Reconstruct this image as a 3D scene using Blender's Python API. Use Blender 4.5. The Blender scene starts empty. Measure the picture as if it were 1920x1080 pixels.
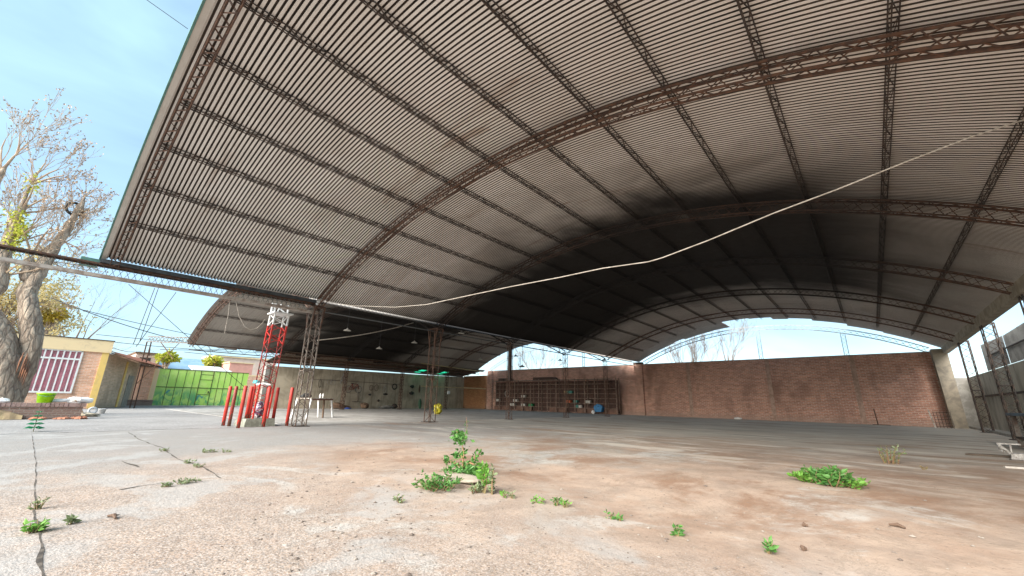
import bpy, math, random
import numpy as np
from mathutils import Vector, Matrix
S = bpy.context.scene
rnd = random.Random(7)

# ------------------------------------------------------------------ camera
F, YAW, PITCH, ROLL = 753.57, -0.71666, 0.27319, 0.019694      # focal length in px of a 1920 px wide frame
def cam_axes():
    cy, sy, cp, sp = math.cos(YAW), math.sin(YAW), math.cos(PITCH), math.sin(PITCH)
    fwd = Vector((sy*cp, cy*cp, sp)); right = Vector((cy, -sy, 0)); up = right.cross(fwd)
    r = right*math.cos(ROLL)+up*math.sin(ROLL); u = -right*math.sin(ROLL)+up*math.cos(ROLL)
    return r, u, fwd
CR, CU, CF = cam_axes()
EYE = Vector((0, 0, 1))
cd = bpy.data.cameras.new("camera"); cam = bpy.data.objects.new("camera", cd); S.collection.objects.link(cam)
M4 = Matrix((CR, CU, -CF)).transposed().to_4x4(); M4.translation = EYE; cam.matrix_world = M4
cd.sensor_width = 36; cd.lens = F/1920*36; cd.clip_start = .05; cd.clip_end = 3000
S.camera = cam

def at(px, py, X=None, Y=None, z=None):
    "point of the photograph on the plane X, Y or z = const"
    d = CR*((px-960)/F) - CU*((py-540)/F) + CF
    t = X/d.x if X is not None else Y/d.y if Y is not None else (z-1)/d.z
    return EYE + d*t

# ------------------------------------------------------------------ world, sun, exposure
SUN_EL, SUN_AZ = math.radians(29), math.radians(176)            # azimuth from +Y clockwise: the sun stands behind the camera, a little right
w = bpy.data.worlds.new("World"); S.world = w; w.use_nodes = True
nt = w.node_tree; N = nt.nodes; L = nt.links; N.clear()
out = N.new('ShaderNodeOutputWorld'); bg = N.new('ShaderNodeBackground'); sky = N.new('ShaderNodeTexSky')
sky.sky_type = 'NISHITA'; sky.sun_disc = False; sky.sun_elevation = SUN_EL; sky.sun_rotation = SUN_AZ
sky.air_density = 1.0; sky.dust_density = 1.5; sky.ozone_density = 1.5; sky.altitude = 300
tc = N.new('ShaderNodeTexCoord'); mp = N.new('ShaderNodeMapping'); mp.inputs['Scale'].default_value = (1, 1, 2.6)
ns = N.new('ShaderNodeTexNoise'); ns.inputs['Scale'].default_value = 1.9; ns.inputs['Detail'].default_value = 5; ns.inputs['Roughness'].default_value = .52
ns.inputs['Distortion'].default_value = .4
cr = N.new('ShaderNodeValToRGB'); cr.color_ramp.elements[0].position = .38; cr.color_ramp.elements[1].position = .72
cr.color_ramp.elements[0].color = (.30, .30, .30, 1); cr.color_ramp.elements[1].color = (1, 1, 1, 1)
mx = N.new('ShaderNodeMix'); mx.data_type = 'RGBA'; mx.inputs[7].default_value = (2.1, 3.25, 3.85, 1)
L.new(tc.outputs['Generated'], mp.inputs[0]); L.new(mp.outputs[0], ns.inputs[0]); L.new(ns.outputs['Fac'], cr.inputs[0])
L.new(cr.outputs[0], mx.inputs[0]); L.new(sky.outputs[0], mx.inputs[6]); L.new(mx.outputs[2], bg.inputs[0])
bg.inputs[1].default_value = .085; L.new(bg.outputs[0], out.inputs[0])
sd = bpy.data.lights.new("sun", 'SUN'); sun = bpy.data.objects.new("sun", sd); S.collection.objects.link(sun)
sd.energy = 3.0; sd.angle = math.radians(50); sd.color = (1, .95, .88)
sv = Vector((math.sin(SUN_AZ)*math.cos(SUN_EL), math.cos(SUN_AZ)*math.cos(SUN_EL), math.sin(SUN_EL)))
sun.rotation_euler = sv.to_track_quat('Z', 'Y').to_euler(); sun.location = sv*60
S.view_settings.view_transform = 'Standard'; S.view_settings.look = 'None'; S.view_settings.gamma = 1
S.view_settings.use_curve_mapping = False; S.view_settings.exposure = 1.92
S.cycles.max_bounces = 8; S.cycles.diffuse_bounces = 5; S.cycles.sample_clamp_indirect = 10

# ------------------------------------------------------------------ helpers: objects
def link(o, parent=None):
    S.collection.objects.link(o)
    if parent: o.parent = parent
    return o
def tag(o, label=None, cat=None, group=None, kind=None):
    if label: o['label'] = label
    if cat: o['category'] = cat
    if group: o['group'] = group
    if kind: o['kind'] = kind
    return o
def thing(name, label, cat, loc=(0, 0, 0), rz=0, group=None):
    o = link(bpy.data.objects.new(name, None)); o.location = loc; o.rotation_euler = (0, 0, rz); o.empty_display_size = .2
    return tag(o, label, cat, group)
class MB:
    def __init__(s): s.v = []; s.f = []
    def add(s, vs, fs):
        n = len(s.v); s.v += [tuple(v) for v in vs]; s.f += [tuple(i+n for i in f) for f in fs]; return s
    def box(s, a, b):
        x0, y0, z0 = a; x1, y1, z1 = b
        return s.add([(x0,y0,z0),(x1,y0,z0),(x1,y1,z0),(x0,y1,z0),(x0,y0,z1),(x1,y0,z1),(x1,y1,z1),(x0,y1,z1)],
              [(0,3,2,1),(4,5,6,7),(0,1,5,4),(1,2,6,5),(2,3,7,6),(3,0,4,7)])
    def hexa(s, lo, hi):   # two quads
        return s.add(list(lo)+list(hi), [(0,3,2,1),(4,5,6,7),(0,1,5,4),(1,2,6,5),(2,3,7,6),(3,0,4,7)])
    def bar(s, a, b, w, h=None, n=4, w2=None, caps=True):
        a = Vector(a); b = Vector(b); d = b-a
        if d.length < 1e-6: return s
        d.normalize(); up = Vector((0,0,1)) if abs(d.z) < .95 else Vector((0,1,0))
        r = d.cross(up).normalized(); u = r.cross(d)
        h = w if h is None else h; k = 1 if w2 is None else w2/w
        vs = []
        for P, q in ((a, 1), (b, k)):
            for i in range(n):
                t = 2*math.pi*(i+.5)/n; m = .5/math.cos(math.pi/n) if n == 4 else .5
                vs.append(P+r*(math.cos(t)*w*m*q)+u*(math.sin(t)*h*m*q))
        fs = [(i, (i+1) % n, n+(i+1) % n, n+i) for i in range(n)]
        if caps: fs += [tuple(range(n))[::-1], tuple(range(n, 2*n))]
        return s.add(vs, fs)
    def tube(s, pts, rad, n=6):
        pts = [Vector(p) for p in pts]; rs = rad if isinstance(rad, (list, tuple)) else [rad]*len(pts)
        vs = []; pr = None
        for i, p in enumerate(pts):
            d = (pts[min(i+1, len(pts)-1)]-pts[max(i-1, 0)]).normalized()
            if pr is None:
                up = Vector((0,0,1)) if abs(d.z) < .9 else Vector((0,1,0)); r = d.cross(up).normalized()
            else: r = (pr-d*pr.dot(d)).normalized()
            pr = r; u = d.cross(r)
            for k in range(n):
                t = 2*math.pi*k/n; vs.append(p+(r*math.cos(t)+u*math.sin(t))*rs[i])
        fs = []
        for i in range(len(pts)-1):
            for k in range(n): a = i*n+k; b = i*n+(k+1) % n; fs.append((a, b, b+n, a+n))
        fs += [tuple(range(n))[::-1], tuple(range((len(pts)-1)*n, len(pts)*n))]
        return s.add(vs, fs)
    def lathe(s, prof, c=(0,0,0), n=16, axis='Z'):
        vs = []
        for r, z in prof:
            for k in range(n):
                t = 2*math.pi*k/n; p = (r*math.cos(t), r*math.sin(t), z)
                if axis == 'X': p = (p[2], p[0], p[1])
                if axis == 'Y': p = (p[0], p[2], p[1])
                vs.append((p[0]+c[0], p[1]+c[1], p[2]+c[2]))
        fs = [(i*n+k, i*n+(k+1) % n, (i+1)*n+(k+1) % n, (i+1)*n+k) for i in range(len(prof)-1) for k in range(n)]
        return s.add(vs, fs)
    def torus(s, c, R, r, axis='X', n=20, m=6, sy=1):
        vs = []
        for i in range(n):
            a = 2*math.pi*i/n
            for j in range(m):
                b = 2*math.pi*j/m; q = R+r*math.cos(b); p = (r*math.sin(b), q*math.cos(a)*sy, q*math.sin(a))
                if axis == 'Y': p = (p[1], p[0], p[2])
                if axis == 'Z': p = (p[1], p[2], p[0])
                vs.append((p[0]+c[0], p[1]+c[1], p[2]+c[2]))
        return s.add(vs, [(i*m+j, i*m+(j+1) % m, ((i+1) % n)*m+(j+1) % m, ((i+1) % n)*m+j) for i in range(n) for j in range(m)])
    def blob(s, c, r, seed=0, n=10, m=7, jit=.15, sc=(1,1,1)):
        q = random.Random(seed); vs = []
        for i in range(m+1):
            ph = math.pi*i/m
            for k in range(n):
                t = 2*math.pi*k/n; R = r*(1+q.uniform(-jit, jit))
                vs.append((c[0]+R*sc[0]*math.sin(ph)*math.cos(t), c[1]+R*sc[1]*math.sin(ph)*math.sin(t), c[2]+R*sc[2]*math.cos(ph)))
        return s.add(vs, [(i*n+k, (i+1)*n+k, (i+1)*n+(k+1) % n, i*n+(k+1) % n) for i in range(m) for k in range(n)])
    def mesh(s, name, mat, smooth=False):
        me = bpy.data.meshes.new(name); me.from_pydata(s.v, [], s.f); me.validate(); me.update()
        if mat: me.materials.append(mat)
        if smooth: me.polygons.foreach_set('use_smooth', [True]*len(me.polygons))
        return me
    def build(s, name, mat, parent=None, smooth=False, label=None):
        o = link(bpy.data.objects.new(name, s.mesh(name, mat, smooth)), parent)
        if label: o['label'] = label
        return o
def solo(mb, name, mat, label, cat, group=None, smooth=False, origin=None):
    "a thing that is one mesh; its origin goes to its base"
    if origin is None:
        a = np.array(mb.v); origin = ((a[:,0].min()+a[:,0].max())/2, (a[:,1].min()+a[:,1].max())/2, a[:,2].min())
    ox, oy, oz = origin; mb.v = [(x-ox, y-oy, z-oz) for x, y, z in mb.v]
    o = mb.build(name, mat, None, smooth); o.location = origin
    return tag(o, label, cat, group)
def dup(root, loc, rz=None, label=None, group=None):
    r = root.copy(); S.collection.objects.link(r); r.location = loc
    if rz is not None: r.rotation_euler = (0, 0, rz)
    if label: r['label'] = label
    if group: r['group'] = group
    for ch in list(root.children):
        c = ch.copy(); S.collection.objects.link(c); c.parent = r
        for g in list(ch.children):
            d = g.copy(); S.collection.objects.link(d); d.parent = c
    return r

# ------------------------------------------------------------------ helpers: materials
def newmat(name):
    m = bpy.data.materials.new(name); m.use_nodes = True; t = m.node_tree
    return m, t, t.nodes['Principled BSDF']
class NG:
    "tiny node builder"
    def __init__(s, t): s.t = t; s.pos = s.new('ShaderNodeTexCoord').outputs['Object']
    def new(s, k, **kw):
        n = s.t.nodes.new(k)
        for a, b in kw.items(): setattr(n, a, b)
        return n
    def set(s, inp, v):
        if hasattr(v, 'is_linked') or isinstance(v, bpy.types.NodeSocket): s.t.links.new(v, inp)
        else:
            if isinstance(v, tuple) and len(v) == 3 and inp.type == 'RGBA': v = v+(1,)
            inp.default_value = v
    def math(s, op, a, b=0., c=None):
        n = s.new('ShaderNodeMath', operation=op); s.set(n.inputs[0], a); s.set(n.inputs[1], b)
        if c is not None: s.set(n.inputs[2], c)
        return n.outputs[0]
    def map(s, scale=(1,1,1), rot=(0,0,0), loc=(0,0,0), src=None):
        n = s.new('ShaderNodeMapping'); s.set(n.inputs[0], src or s.pos); n.inputs['Scale'].default_value = scale
        n.inputs['Rotation'].default_value = rot; n.inputs['Location'].default_value = loc; return n.outputs[0]
    def noise(s, scale, detail=4, rough=.55, dist=0., src=None):
        n = s.new('ShaderNodeTexNoise'); s.set(n.inputs['Vector'], src or s.pos); n.inputs['Scale'].default_value = scale
        n.inputs['Detail'].default_value = detail; n.inputs['Roughness'].default_value = rough; n.inputs['Distortion'].default_value = dist
        return n.outputs['Fac']
    def vor(s, scale, feat='F1', src=None, out='Distance', rand=1.):
        n = s.new('ShaderNodeTexVoronoi', feature=feat); s.set(n.inputs['Vector'], src or s.pos); n.inputs['Scale'].default_value = scale
        n.inputs['Randomness'].default_value = rand
        return n.outputs[out]
    def step(s, v, a, b):
        n = s.new('ShaderNodeMapRange'); n.interpolation_type = 'SMOOTHSTEP'; s.set(n.inputs[0], v); n.inputs[1].default_value = a; n.inputs[2].default_value = b
        return n.outputs[0]
    def mix(s, f, a, b, mode='MIX'):
        n = s.new('ShaderNodeMix', data_type='RGBA', blend_type=mode); s.set(n.inputs[0], f); s.set(n.inputs[6], a); s.set(n.inputs[7], b); return n.outputs[2]
    def sep(s, src=None):
        n = s.new('ShaderNodeSeparateXYZ'); s.set(n.inputs[0], src or s.pos); return n.outputs
    def comb(s, x=0., y=0., z=0.):
        n = s.new('ShaderNodeCombineXYZ'); s.set(n.inputs[0], x); s.set(n.inputs[1], y); s.set(n.inputs[2], z); return n.outputs[0]
    def bump(s, h, strength=.5, dist=.02):
        n = s.new('ShaderNodeBump'); s.set(n.inputs['Height'], h); n.inputs['Strength'].default_value = strength; n.inputs['Distance'].default_value = dist
        return n.outputs[0]
def plain(name, c1, c2=None, scale=6., rough=.7, metal=0., bump=.2, lo=.4, hi=.62, c3=None, s3=25., stretch=(1,1,1)):
    m, t, p = newmat(name); g = NG(t); v = g.map(stretch)
    c2 = c2 or tuple(x*.75 for x in c1)
    col = g.mix(g.step(g.noise(scale, 6, .6, .3, v), lo, hi), c1, c2)
    if c3: col = g.mix(g.step(g.noise(s3, 4, .6, 0, v), .56, .68), col, c3)
    g.set(p.inputs['Base Color'], col); p.inputs['Roughness'].default_value = rough; p.inputs['Metallic'].default_value = metal
    if bump: g.set(p.inputs['Normal'], g.bump(g.noise(scale*5, 4, .6, 0, v), bump, .01))
    return m
def brickmat(name, axis, c1, c2, mortar, bw=.23, bh=.075, ms=.012, stain=(.12,.08,.06), stain_amt=.4, rough_amt=.5, wash=None, wash_amt=0.):
    m, t, p = newmat(name); g = NG(t); x, y, z = g.sep()
    u = x if axis == 'X' else y
    wob = g.noise(1.3, 3); u2 = g.math('ADD', u, g.math('MULTIPLY', g.noise(9, 3), .02)); z2 = g.math('ADD', z, g.math('MULTIPLY', g.noise(6, 3), .022))
    b = g.new('ShaderNodeTexBrick'); g.set(b.inputs['Vector'], g.comb(u2, z2, 0.)); b.inputs['Scale'].default_value = 1
    b.inputs['Brick Width'].default_value = bw; b.inputs['Row Height'].default_value = bh; b.inputs['Mortar Size'].default_value = ms
    b.inputs['Mortar Smooth'].default_value = .35; b.inputs['Bias'].default_value = -.1
    b.inputs['Color1'].default_value = c1+(1,); b.inputs['Color2'].default_value = c2+(1,); b.inputs['Mortar'].default_value = mortar+(1,)
    # each brick its own tone
    bid = g.comb(g.math('FLOOR', g.math('DIVIDE', u, bw)), g.math('FLOOR', g.math('DIVIDE', z, bh)), 0.)
    wn = g.new('ShaderNodeTexWhiteNoise'); g.set(wn.inputs['Vector'], bid)
    col = g.mix(g.math('MULTIPLY', wn.outputs[0], .45), b.outputs['Color'], tuple(c*.45 for c in c1))
    col = g.mix(g.math('MULTIPLY', g.step(g.noise(17, 4, .7), .5, .75), .5), col, mortar)
    col = g.mix(g.math('MULTIPLY', g.step(g.noise(.55, 5, .62, .5, g.map((1, 1, .45))), .46, .72), stain_amt), col, stain)
    if wash: col = g.mix(g.math('MULTIPLY', g.step(g.noise(.8, 5, .6, .5, g.map((1, 1, .8), loc=(5,3,1))), .45, .7), wash_amt), col, wash)
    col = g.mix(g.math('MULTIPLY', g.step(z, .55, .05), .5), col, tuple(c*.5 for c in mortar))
    g.set(p.inputs['Base Color'], col); p.inputs['Roughness'].default_value = .92
    h = g.math('ADD', g.math('MULTIPLY', b.outputs['Fac'], -1.), g.math('MULTIPLY', g.noise(30, 4, .7), .7))
    g.set(p.inputs['Normal'], g.bump(h, rough_amt, .02))
    return m

RUST = plain('rusty_steel', (.08,.048,.036), (.15,.075,.045), 9, .75, .3, .3, c3=(.05,.035,.03))
DARKSTEEL = plain('dark_steel', (.045,.037,.033), (.09,.06,.045), 9, .7, .3, .2)
GREYSTEEL = plain('weathered_grey_steel', (.24,.21,.18), (.13,.09,.07), 7, .65, .3, .2, c3=(.16,.08,.05))
PALESTEEL = plain('pale_painted_steel', (.55,.52,.47), (.33,.27,.22), 5, .6, .1, .1)
REDP = plain('red_paint', (.60,.035,.025), (.42,.03,.022), 6, .5, 0, .15, .45, .7, c3=(.20,.05,.035), s3=9)
REDWORN = plain('worn_red_paint', (.36,.025,.02), (.10,.05,.04), 9, .6, 0, .2)
WHITEP = plain('white_paint', (.78,.78,.76), (.55,.53,.5), 8, .5, 0, .1, .5, .8)
GREENP = plain('green_flashing', (.11,.25,.21), (.08,.18,.15), 4, .5, .1, .05)
CONC = plain('grey_concrete', (.36,.345,.31), (.25,.235,.21), 3, .9, 0, .4, c3=(.2,.17,.14))
YELLOWP = plain('yellow_plaster', (.78,.54,.17), (.60,.42,.18), 3, .85, 0, .2, .45, .8)
CREAMP = plain('cream_plaster', (.80,.62,.36), (.60,.47,.30), 2.5, .85, 0, .2, .5, .8)
def wallconc():
    m, t, p = newmat('stained_concrete_wall'); g = NG(t); x, y, z = g.sep()
    c = g.mix(g.step(g.noise(1.1, 6, .6, .6), .38, .66), (.56,.48,.36), (.38,.32,.235))
    str_ = g.noise(3.2, 5, .6, .2, g.map((1, 1, .12)))
    c = g.mix(g.math('MULTIPLY', g.step(str_, .5, .68), .55), c, (.19,.15,.11))
    c = g.mix(g.math('MULTIPLY', g.step(g.noise(2.2, 4, .6, 0, g.map((1,1,.35), loc=(3,8,0))), .56, .72), .6), c, (.50,.45,.35))
    pan = g.math('PINGPONG', y, 1.05); ln = g.step(pan, .035, .0)
    c = g.mix(g.math('MULTIPLY', ln, .5), c, (.12,.10,.08))
    g.set(p.inputs['Base Color'], c); p.inputs['Roughness'].default_value = .93
    g.set(p.inputs['Normal'], g.bump(g.noise(14, 6, .65), .5, .03)); return m
WCONC = wallconc()
def painted_shade(g, c, amt=.975):
    "deep shade under the middle bays, painted into the colour as a ragged belt"
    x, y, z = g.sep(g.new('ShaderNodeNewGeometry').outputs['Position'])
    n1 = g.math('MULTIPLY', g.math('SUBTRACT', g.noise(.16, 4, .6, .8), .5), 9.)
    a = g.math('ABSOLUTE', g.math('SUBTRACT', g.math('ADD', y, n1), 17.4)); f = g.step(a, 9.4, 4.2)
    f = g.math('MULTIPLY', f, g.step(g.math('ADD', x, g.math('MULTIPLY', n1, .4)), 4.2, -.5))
    return g.mix(g.math('MULTIPLY', f, amt), c, (.012,.010,.009))  # near-black stands in for the darkness midway between the open ends
def sheetmat(name, base, dark, pitch):
    m, t, p = newmat(name); g = NG(t); x, y, z = g.sep()
    bid = g.comb(g.math('FLOOR', g.math('DIVIDE', y, pitch*10)), g.math('FLOOR', g.math('DIVIDE', x, 2.98)), 0.)
    wn = g.new('ShaderNodeTexWhiteNoise'); g.set(wn.inputs['Vector'], bid)
    c = g.mix(g.math('MULTIPLY', wn.outputs[0], .42), base, dark)
    c = g.mix(g.math('MULTIPLY', g.step(g.noise(1.3, 5, .6, .4, g.map((.4, 1, .4))), .5, .75), .4), c, dark)
    c = g.mix(g.math('MULTIPLY', g.step(g.noise(.35, 3, .6), .5, .7), .25), c, (.34,.26,.19))
    c = g.mix(g.math('MULTIPLY', g.step(g.noise(.9, 5, .7, .6, g.map((.25, 1.6, .25), loc=(3,1,0))), .60, .72), .55), c, (.30,.17,.10))
    c = painted_shade(g, c)
    g.set(p.inputs['Base Color'], c); p.inputs['Roughness'].default_value = .62; p.inputs['Specular IOR Level'].default_value = .12
    g.set(p.inputs['Roughness'], g.math('ADD', .5, g.math('MULTIPLY', g.noise(4, 3), .25)))
    return m
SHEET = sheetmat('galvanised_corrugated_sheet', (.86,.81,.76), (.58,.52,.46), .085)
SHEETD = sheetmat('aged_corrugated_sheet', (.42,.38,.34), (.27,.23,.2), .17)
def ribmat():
    m, t, p = newmat('brown_ribs_with_groove_shade'); g = NG(t)
    g.set(p.inputs['Base Color'], painted_shade(g, g.mix(g.step(g.noise(2, 5, .6, .4), .4, .62), (.12,.085,.062), (.07,.052,.04)))); p.inputs['Roughness'].default_value = .85; return m  # shade of the rib grooves painted in as dark brown
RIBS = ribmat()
GUTTER = plain('dark_gutter', (.075,.085,.09), (.045,.05,.055), 5, .6, .3, .2)
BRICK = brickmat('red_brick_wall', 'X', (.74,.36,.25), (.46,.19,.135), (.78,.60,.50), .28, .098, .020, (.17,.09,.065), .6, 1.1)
BRICKP = brickmat('pink_brick_wall', 'Y', (.84,.46,.30), (.70,.36,.22), (.82,.62,.47), .3, .1, .016, (.4,.25,.18), .3, wash=(.78,.58,.44), wash_amt=.4)
BRICKO = brickmat('orange_brick_wall', 'X', (.50,.22,.09), (.36,.14,.06), (.30,.20,.12), .26, .088, .012, (.12,.07,.04), .5)
BRICKL = brickmat('low_wall_brick', 'Y', (.40,.24,.19), (.30,.17,.13), (.42,.34,.28), .24, .085, .02, (.2,.13,.09), .5, .8)

# ------------------------------------------------------------------ ground
COLY = [6.256, 11.865, 17.224, 22.83, 28.316]
XL, XR, ZE, RISE = -14.98, 3.545, 4.368, 2.419
XM = (XL+XR)/2; HW = (XR-XL)/2; R0 = (HW*HW+RISE*RISE)/2/RISE; ZC = ZE+RISE-R0
WY = 34.15
def floormat():
    m, t, p = newmat('dusty_concrete_floor'); g = NG(t); x, y, z = g.sep()
    warp = g.noise(.35, 4, .6)
    big = g.noise(.23, 6, .6, .7); mid = g.noise(.8, 6, .62, .6, g.map(loc=(7,2,0))); fin = g.noise(5, 6, .7)
    conc = g.mix(g.step(fin, .35, .7), (.37,.355,.325), (.27,.26,.24))
    dirt = g.mix(g.step(g.noise(2.2, 6, .65, .3), .35, .65), (.43,.325,.25), (.33,.25,.195))
    sand = g.mix(g.step(g.noise(3.1, 6, .65, .3), .35, .65), (.40,.35,.295), (.32,.275,.23))
    # more pink dirt towards the right foreground
    side = g.math('ADD', g.math('MULTIPLY', g.math('ADD', x, 5.), .03), g.math('MULTIPLY', g.math('SUBTRACT', 9., y), .008))
    mk = g.step(g.math('ADD', big, side), .42, .58)
    c = g.mix(g.step(mid, .42, .6), conc, sand)
    c = g.mix(mk, c, dirt)
    c = g.mix(g.math('MULTIPLY', g.step(g.noise(.9, 7, .7, .3, g.map(loc=(6,1,0))), .5, .64), .5), c, (.33,.22,.155))
    c = g.mix(g.math('MULTIPLY', g.step(g.noise(.55, 6, .65, .8, g.map(loc=(1,9,0))), .56, .66), .75), c, (.50,.485,.45))
    # brown stains in a belt across the middle of the floor
    belt = g.math('MULTIPLY', g.step(y, 2.6, 5.), g.step(y, 36., 26.))
    st = g.step(g.noise(.5, 7, .72, .35, g.map((1., .8, 1), loc=(4,4,0))), .47, .60)
    c = g.mix(g.math('MULTIPLY', g.math('MULTIPLY', st, belt), .85), c, (.24,.14,.085))
    ring_ = g.noise(.9, 8, .75, .5, g.map((1.,.7,1.), loc=(11,3,0)))
    c = g.mix(g.math('MULTIPLY', g.step(g.math('ABSOLUTE', g.math('SUBTRACT', ring_, .5)), .022, .0), .45), c, (.25,.19,.14))
    c = g.mix(g.math('MULTIPLY', g.step(g.noise(1.7, 7, .72, .6, g.map(loc=(8,8,0))), .60, .68), .5), c, (.26,.205,.16))
    # greenish grey swept strips near the back wall
    back = g.math('MULTIPLY', g.step(y, 11., 20.), g.step(x, -12., -3.))
    c = g.mix(g.math('MULTIPLY', back, g.math('MULTIPLY', g.step(g.noise(.6, 5, .6, .4, g.map((.6,1.6,1), rot=(0,0,.3))), .38, .56), .75)), c, (.24,.235,.20))
    # exposed aggregate in the foreground and on the left
    agg = g.math('MAXIMUM', g.step(g.math('ADD', y, g.math('MULTIPLY', warp, 3.)), 5.5, 2.8), g.step(g.math('ADD', x, g.math('MULTIPLY', warp, 4.)), -7., -9.5))
    vcol = g.vor(110, out='Color'); bw = g.new('ShaderNodeRGBToBW'); g.set(bw.inputs[0], vcol)
    vd = g.vor(70)
    c = g.mix(g.math('MULTIPLY', agg, g.math('MULTIPLY', g.step(bw.outputs[0], .5, .75), .4)), c, (.60,.58,.56))
    c = g.mix(g.math('MULTIPLY', agg, g.math('MULTIPLY', g.step(bw.outputs[0], .42, .25), .7)), c, (.17,.155,.145))
    c = g.mix(g.math('MULTIPLY', agg, g.math('MULTIPLY', g.step(g.noise(11, 5, .75), .56, .66), .6)), c, (.24,.21,.185))
    grey = g.step(g.math('ADD', x, g.math('MULTIPLY', big, 6.)), -3., -7.)
    c = g.mix(g.math('MULTIPLY', grey, .75), c, (.265,.26,.252))
    g2 = g.step(g.noise(.7, 5, .6, .4, g.map(loc=(2.2,1.1,0))), .5, .6)
    c = g.mix(g.math('MULTIPLY', g.math('MULTIPLY', g.step(y, 4.2, 2.4), g2), .55), c, (.40,.40,.39))
    c = g.mix(g.math('MULTIPLY', g.step(g.noise(26, 4, .7), .6, .68), .65), c, (.17,.13,.10))
    c = g.mix(g.math('MULTIPLY', g.step(g.noise(9, 6, .75, 0, g.map(loc=(5,5,0))), .60, .66), .5), c, (.22,.165,.125))
    c = g.mix(g.math('MULTIPLY', g.step(y, 8., 18.), .7), c, (.66,.61,.53))  # floor paler with depth: brightness painted in for the dim rear
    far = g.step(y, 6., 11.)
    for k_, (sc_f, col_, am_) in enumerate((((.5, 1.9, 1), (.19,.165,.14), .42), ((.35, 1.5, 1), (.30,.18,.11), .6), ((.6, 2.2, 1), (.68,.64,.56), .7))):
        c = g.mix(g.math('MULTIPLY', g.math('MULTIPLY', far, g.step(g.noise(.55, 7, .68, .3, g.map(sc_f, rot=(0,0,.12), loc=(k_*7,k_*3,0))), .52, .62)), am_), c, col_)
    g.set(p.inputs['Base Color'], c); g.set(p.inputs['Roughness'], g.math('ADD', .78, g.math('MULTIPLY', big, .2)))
    h = g.math('ADD', g.math('MULTIPLY', g.noise(8, 6, .7), 1.), g.math('MULTIPLY', g.math('MULTIPLY', g.noise(42, 3, .6), agg), .8))
    h = g.math('ADD', h, g.math('MULTIPLY', g.noise(60, 3, .7), .35))
    g.set(p.inputs['Normal'], g.bump(h, .5, .02)); return m
FLOOR = floormat()
def yardmat():
    m, t, p = newmat('pale_gravel_yard'); g = NG(t)
    c = g.mix(g.step(g.noise(.5, 6, .6, .5), .4, .62), (.30,.29,.28), (.25,.24,.23))
    c = g.mix(g.math('MULTIPLY', g.step(g.noise(9, 5, .8), .52, .62), .5), c, (.24,.22,.21))
    c = g.mix(g.math('MULTIPLY', g.step(g.noise(13, 5, .8, 0, g.map(loc=(3,3,0))), .55, .63), .6), c, (.62,.60,.58))
    g.set(p.inputs['Base Color'], c); p.inputs['Roughness'].default_value = .92
    g.set(p.inputs['Normal'], g.bump(g.noise(14, 6, .75), .6, .04)); return m
YARD = yardmat()
tag(MB().add([(-700,-700,-.01),(700,-700,-.01),(700,700,-.01),(-700,700,-.01)], [(0,1,2,3)]).build('ground', YARD), kind='structure')
# concrete floor of the shed: an uneven sheet, finely divided near the camera
WEED = at(870, 900, z=0)
def fh(x, y):
    h = .012*math.sin(x*1.3+y*.7)*math.sin(y*1.1-x*.4)+.006*math.sin(x*4.1+1)*math.sin(y*3.7)
    e = min(1, max(0, (y-1.6)/3)); h *= e
    for cx, cy, r, a in ((WEED.x, WEED.y, .55, .05), (WEED.x+.15, WEED.y-.45, .3, .035), (-.6, 7.1, .8, .04), (-5.1, 3.3, .5, .02)):
        d = ((x-cx)**2+(y-cy)**2)/r/r
        if d < 6: h += a*math.exp(-d)
    return .012+max(h, -.008)
xs = sorted(set([round(v, 3) for v in np.concatenate([np.arange(-15.6, -8, .25), np.arange(-8, 3.5, .12), [3.6, 4.25]])]))
ys = sorted(set([round(v, 3) for v in np.concatenate([[-12, -6, -3], np.arange(-1.5, 9, .12), np.arange(9, 34.2, .4), [34.3]])]))
fm = MB(); nx = len(xs)
fm.v = [(x, y, fh(x, y)) for y in ys for x in xs]
fm.f = [(j*nx+i, j*nx+i+1, (j+1)*nx+i+1, (j+1)*nx+i) for j in range(len(ys)-1) for i in range(nx-1)]
fo = fm.build('floor', FLOOR, smooth=True); tag(fo, kind='structure')
# floor running on under the neighbouring vault
tag(MB().box((-37, 6.3, -.2), (-15.604, 34.2, .008)).build('floor', plain('grey_swept_concrete', (.40,.385,.36), (.30,.28,.255), .6, .8, 0, .3, c3=(.22,.2,.17), s3=1.4, stretch=(1,1.6,1))), kind='structure')
# dark open joints and cracks in the slab
JM = plain('joint_dirt', (.05,.042,.035), (.13,.11,.09), 12, .95)
def crack(pts, wd, seed):
    q = random.Random(seed); m = MB(); P = [Vector(p) for p in pts]; a = []
    for i in range(len(P)-1):
        n = max(2, int((P[i+1]-P[i]).length/.08))
        for k in range(n): a.append(P[i].lerp(P[i+1], k/n))
    a.append(P[-1]); vs = []
    for i, p in enumerate(a):
        d = (a[min(i+1, len(a)-1)]-a[max(0, i-1)]).normalized(); nrm = Vector((-d.y, d.x, 0)); j = (math.sin(i*.31+seed)+.6*math.sin(i*.83+seed*2))*wd*.35; ww = wd*(.28+.2*math.sin(i*.57+seed)+.16*q.random())
        for s_ in (-1, 1):
            v = p+nrm*(j+s_*ww); vs.append((v.x, v.y, fh(v.x, v.y)+.004))
    m.add(vs, [(2*i, 2*i+1, 2*i+3, 2*i+2) for i in range(len(a)-1)])
    return tag(m.build('floor_crack', JM), kind='structure')
crack([(-2.2, .25, 0), (-4.2, .27, 0), (-5.6, .24, 0)], .024, 1)
crack([(-5.6, .24, 0), (-9, .27, 0), (-15, .24, 0)], .010, 9)
crack([at(*p, z=0) for p in ((225,921), (262,914), (300,909), (372,902))], .03, 2)
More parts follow.
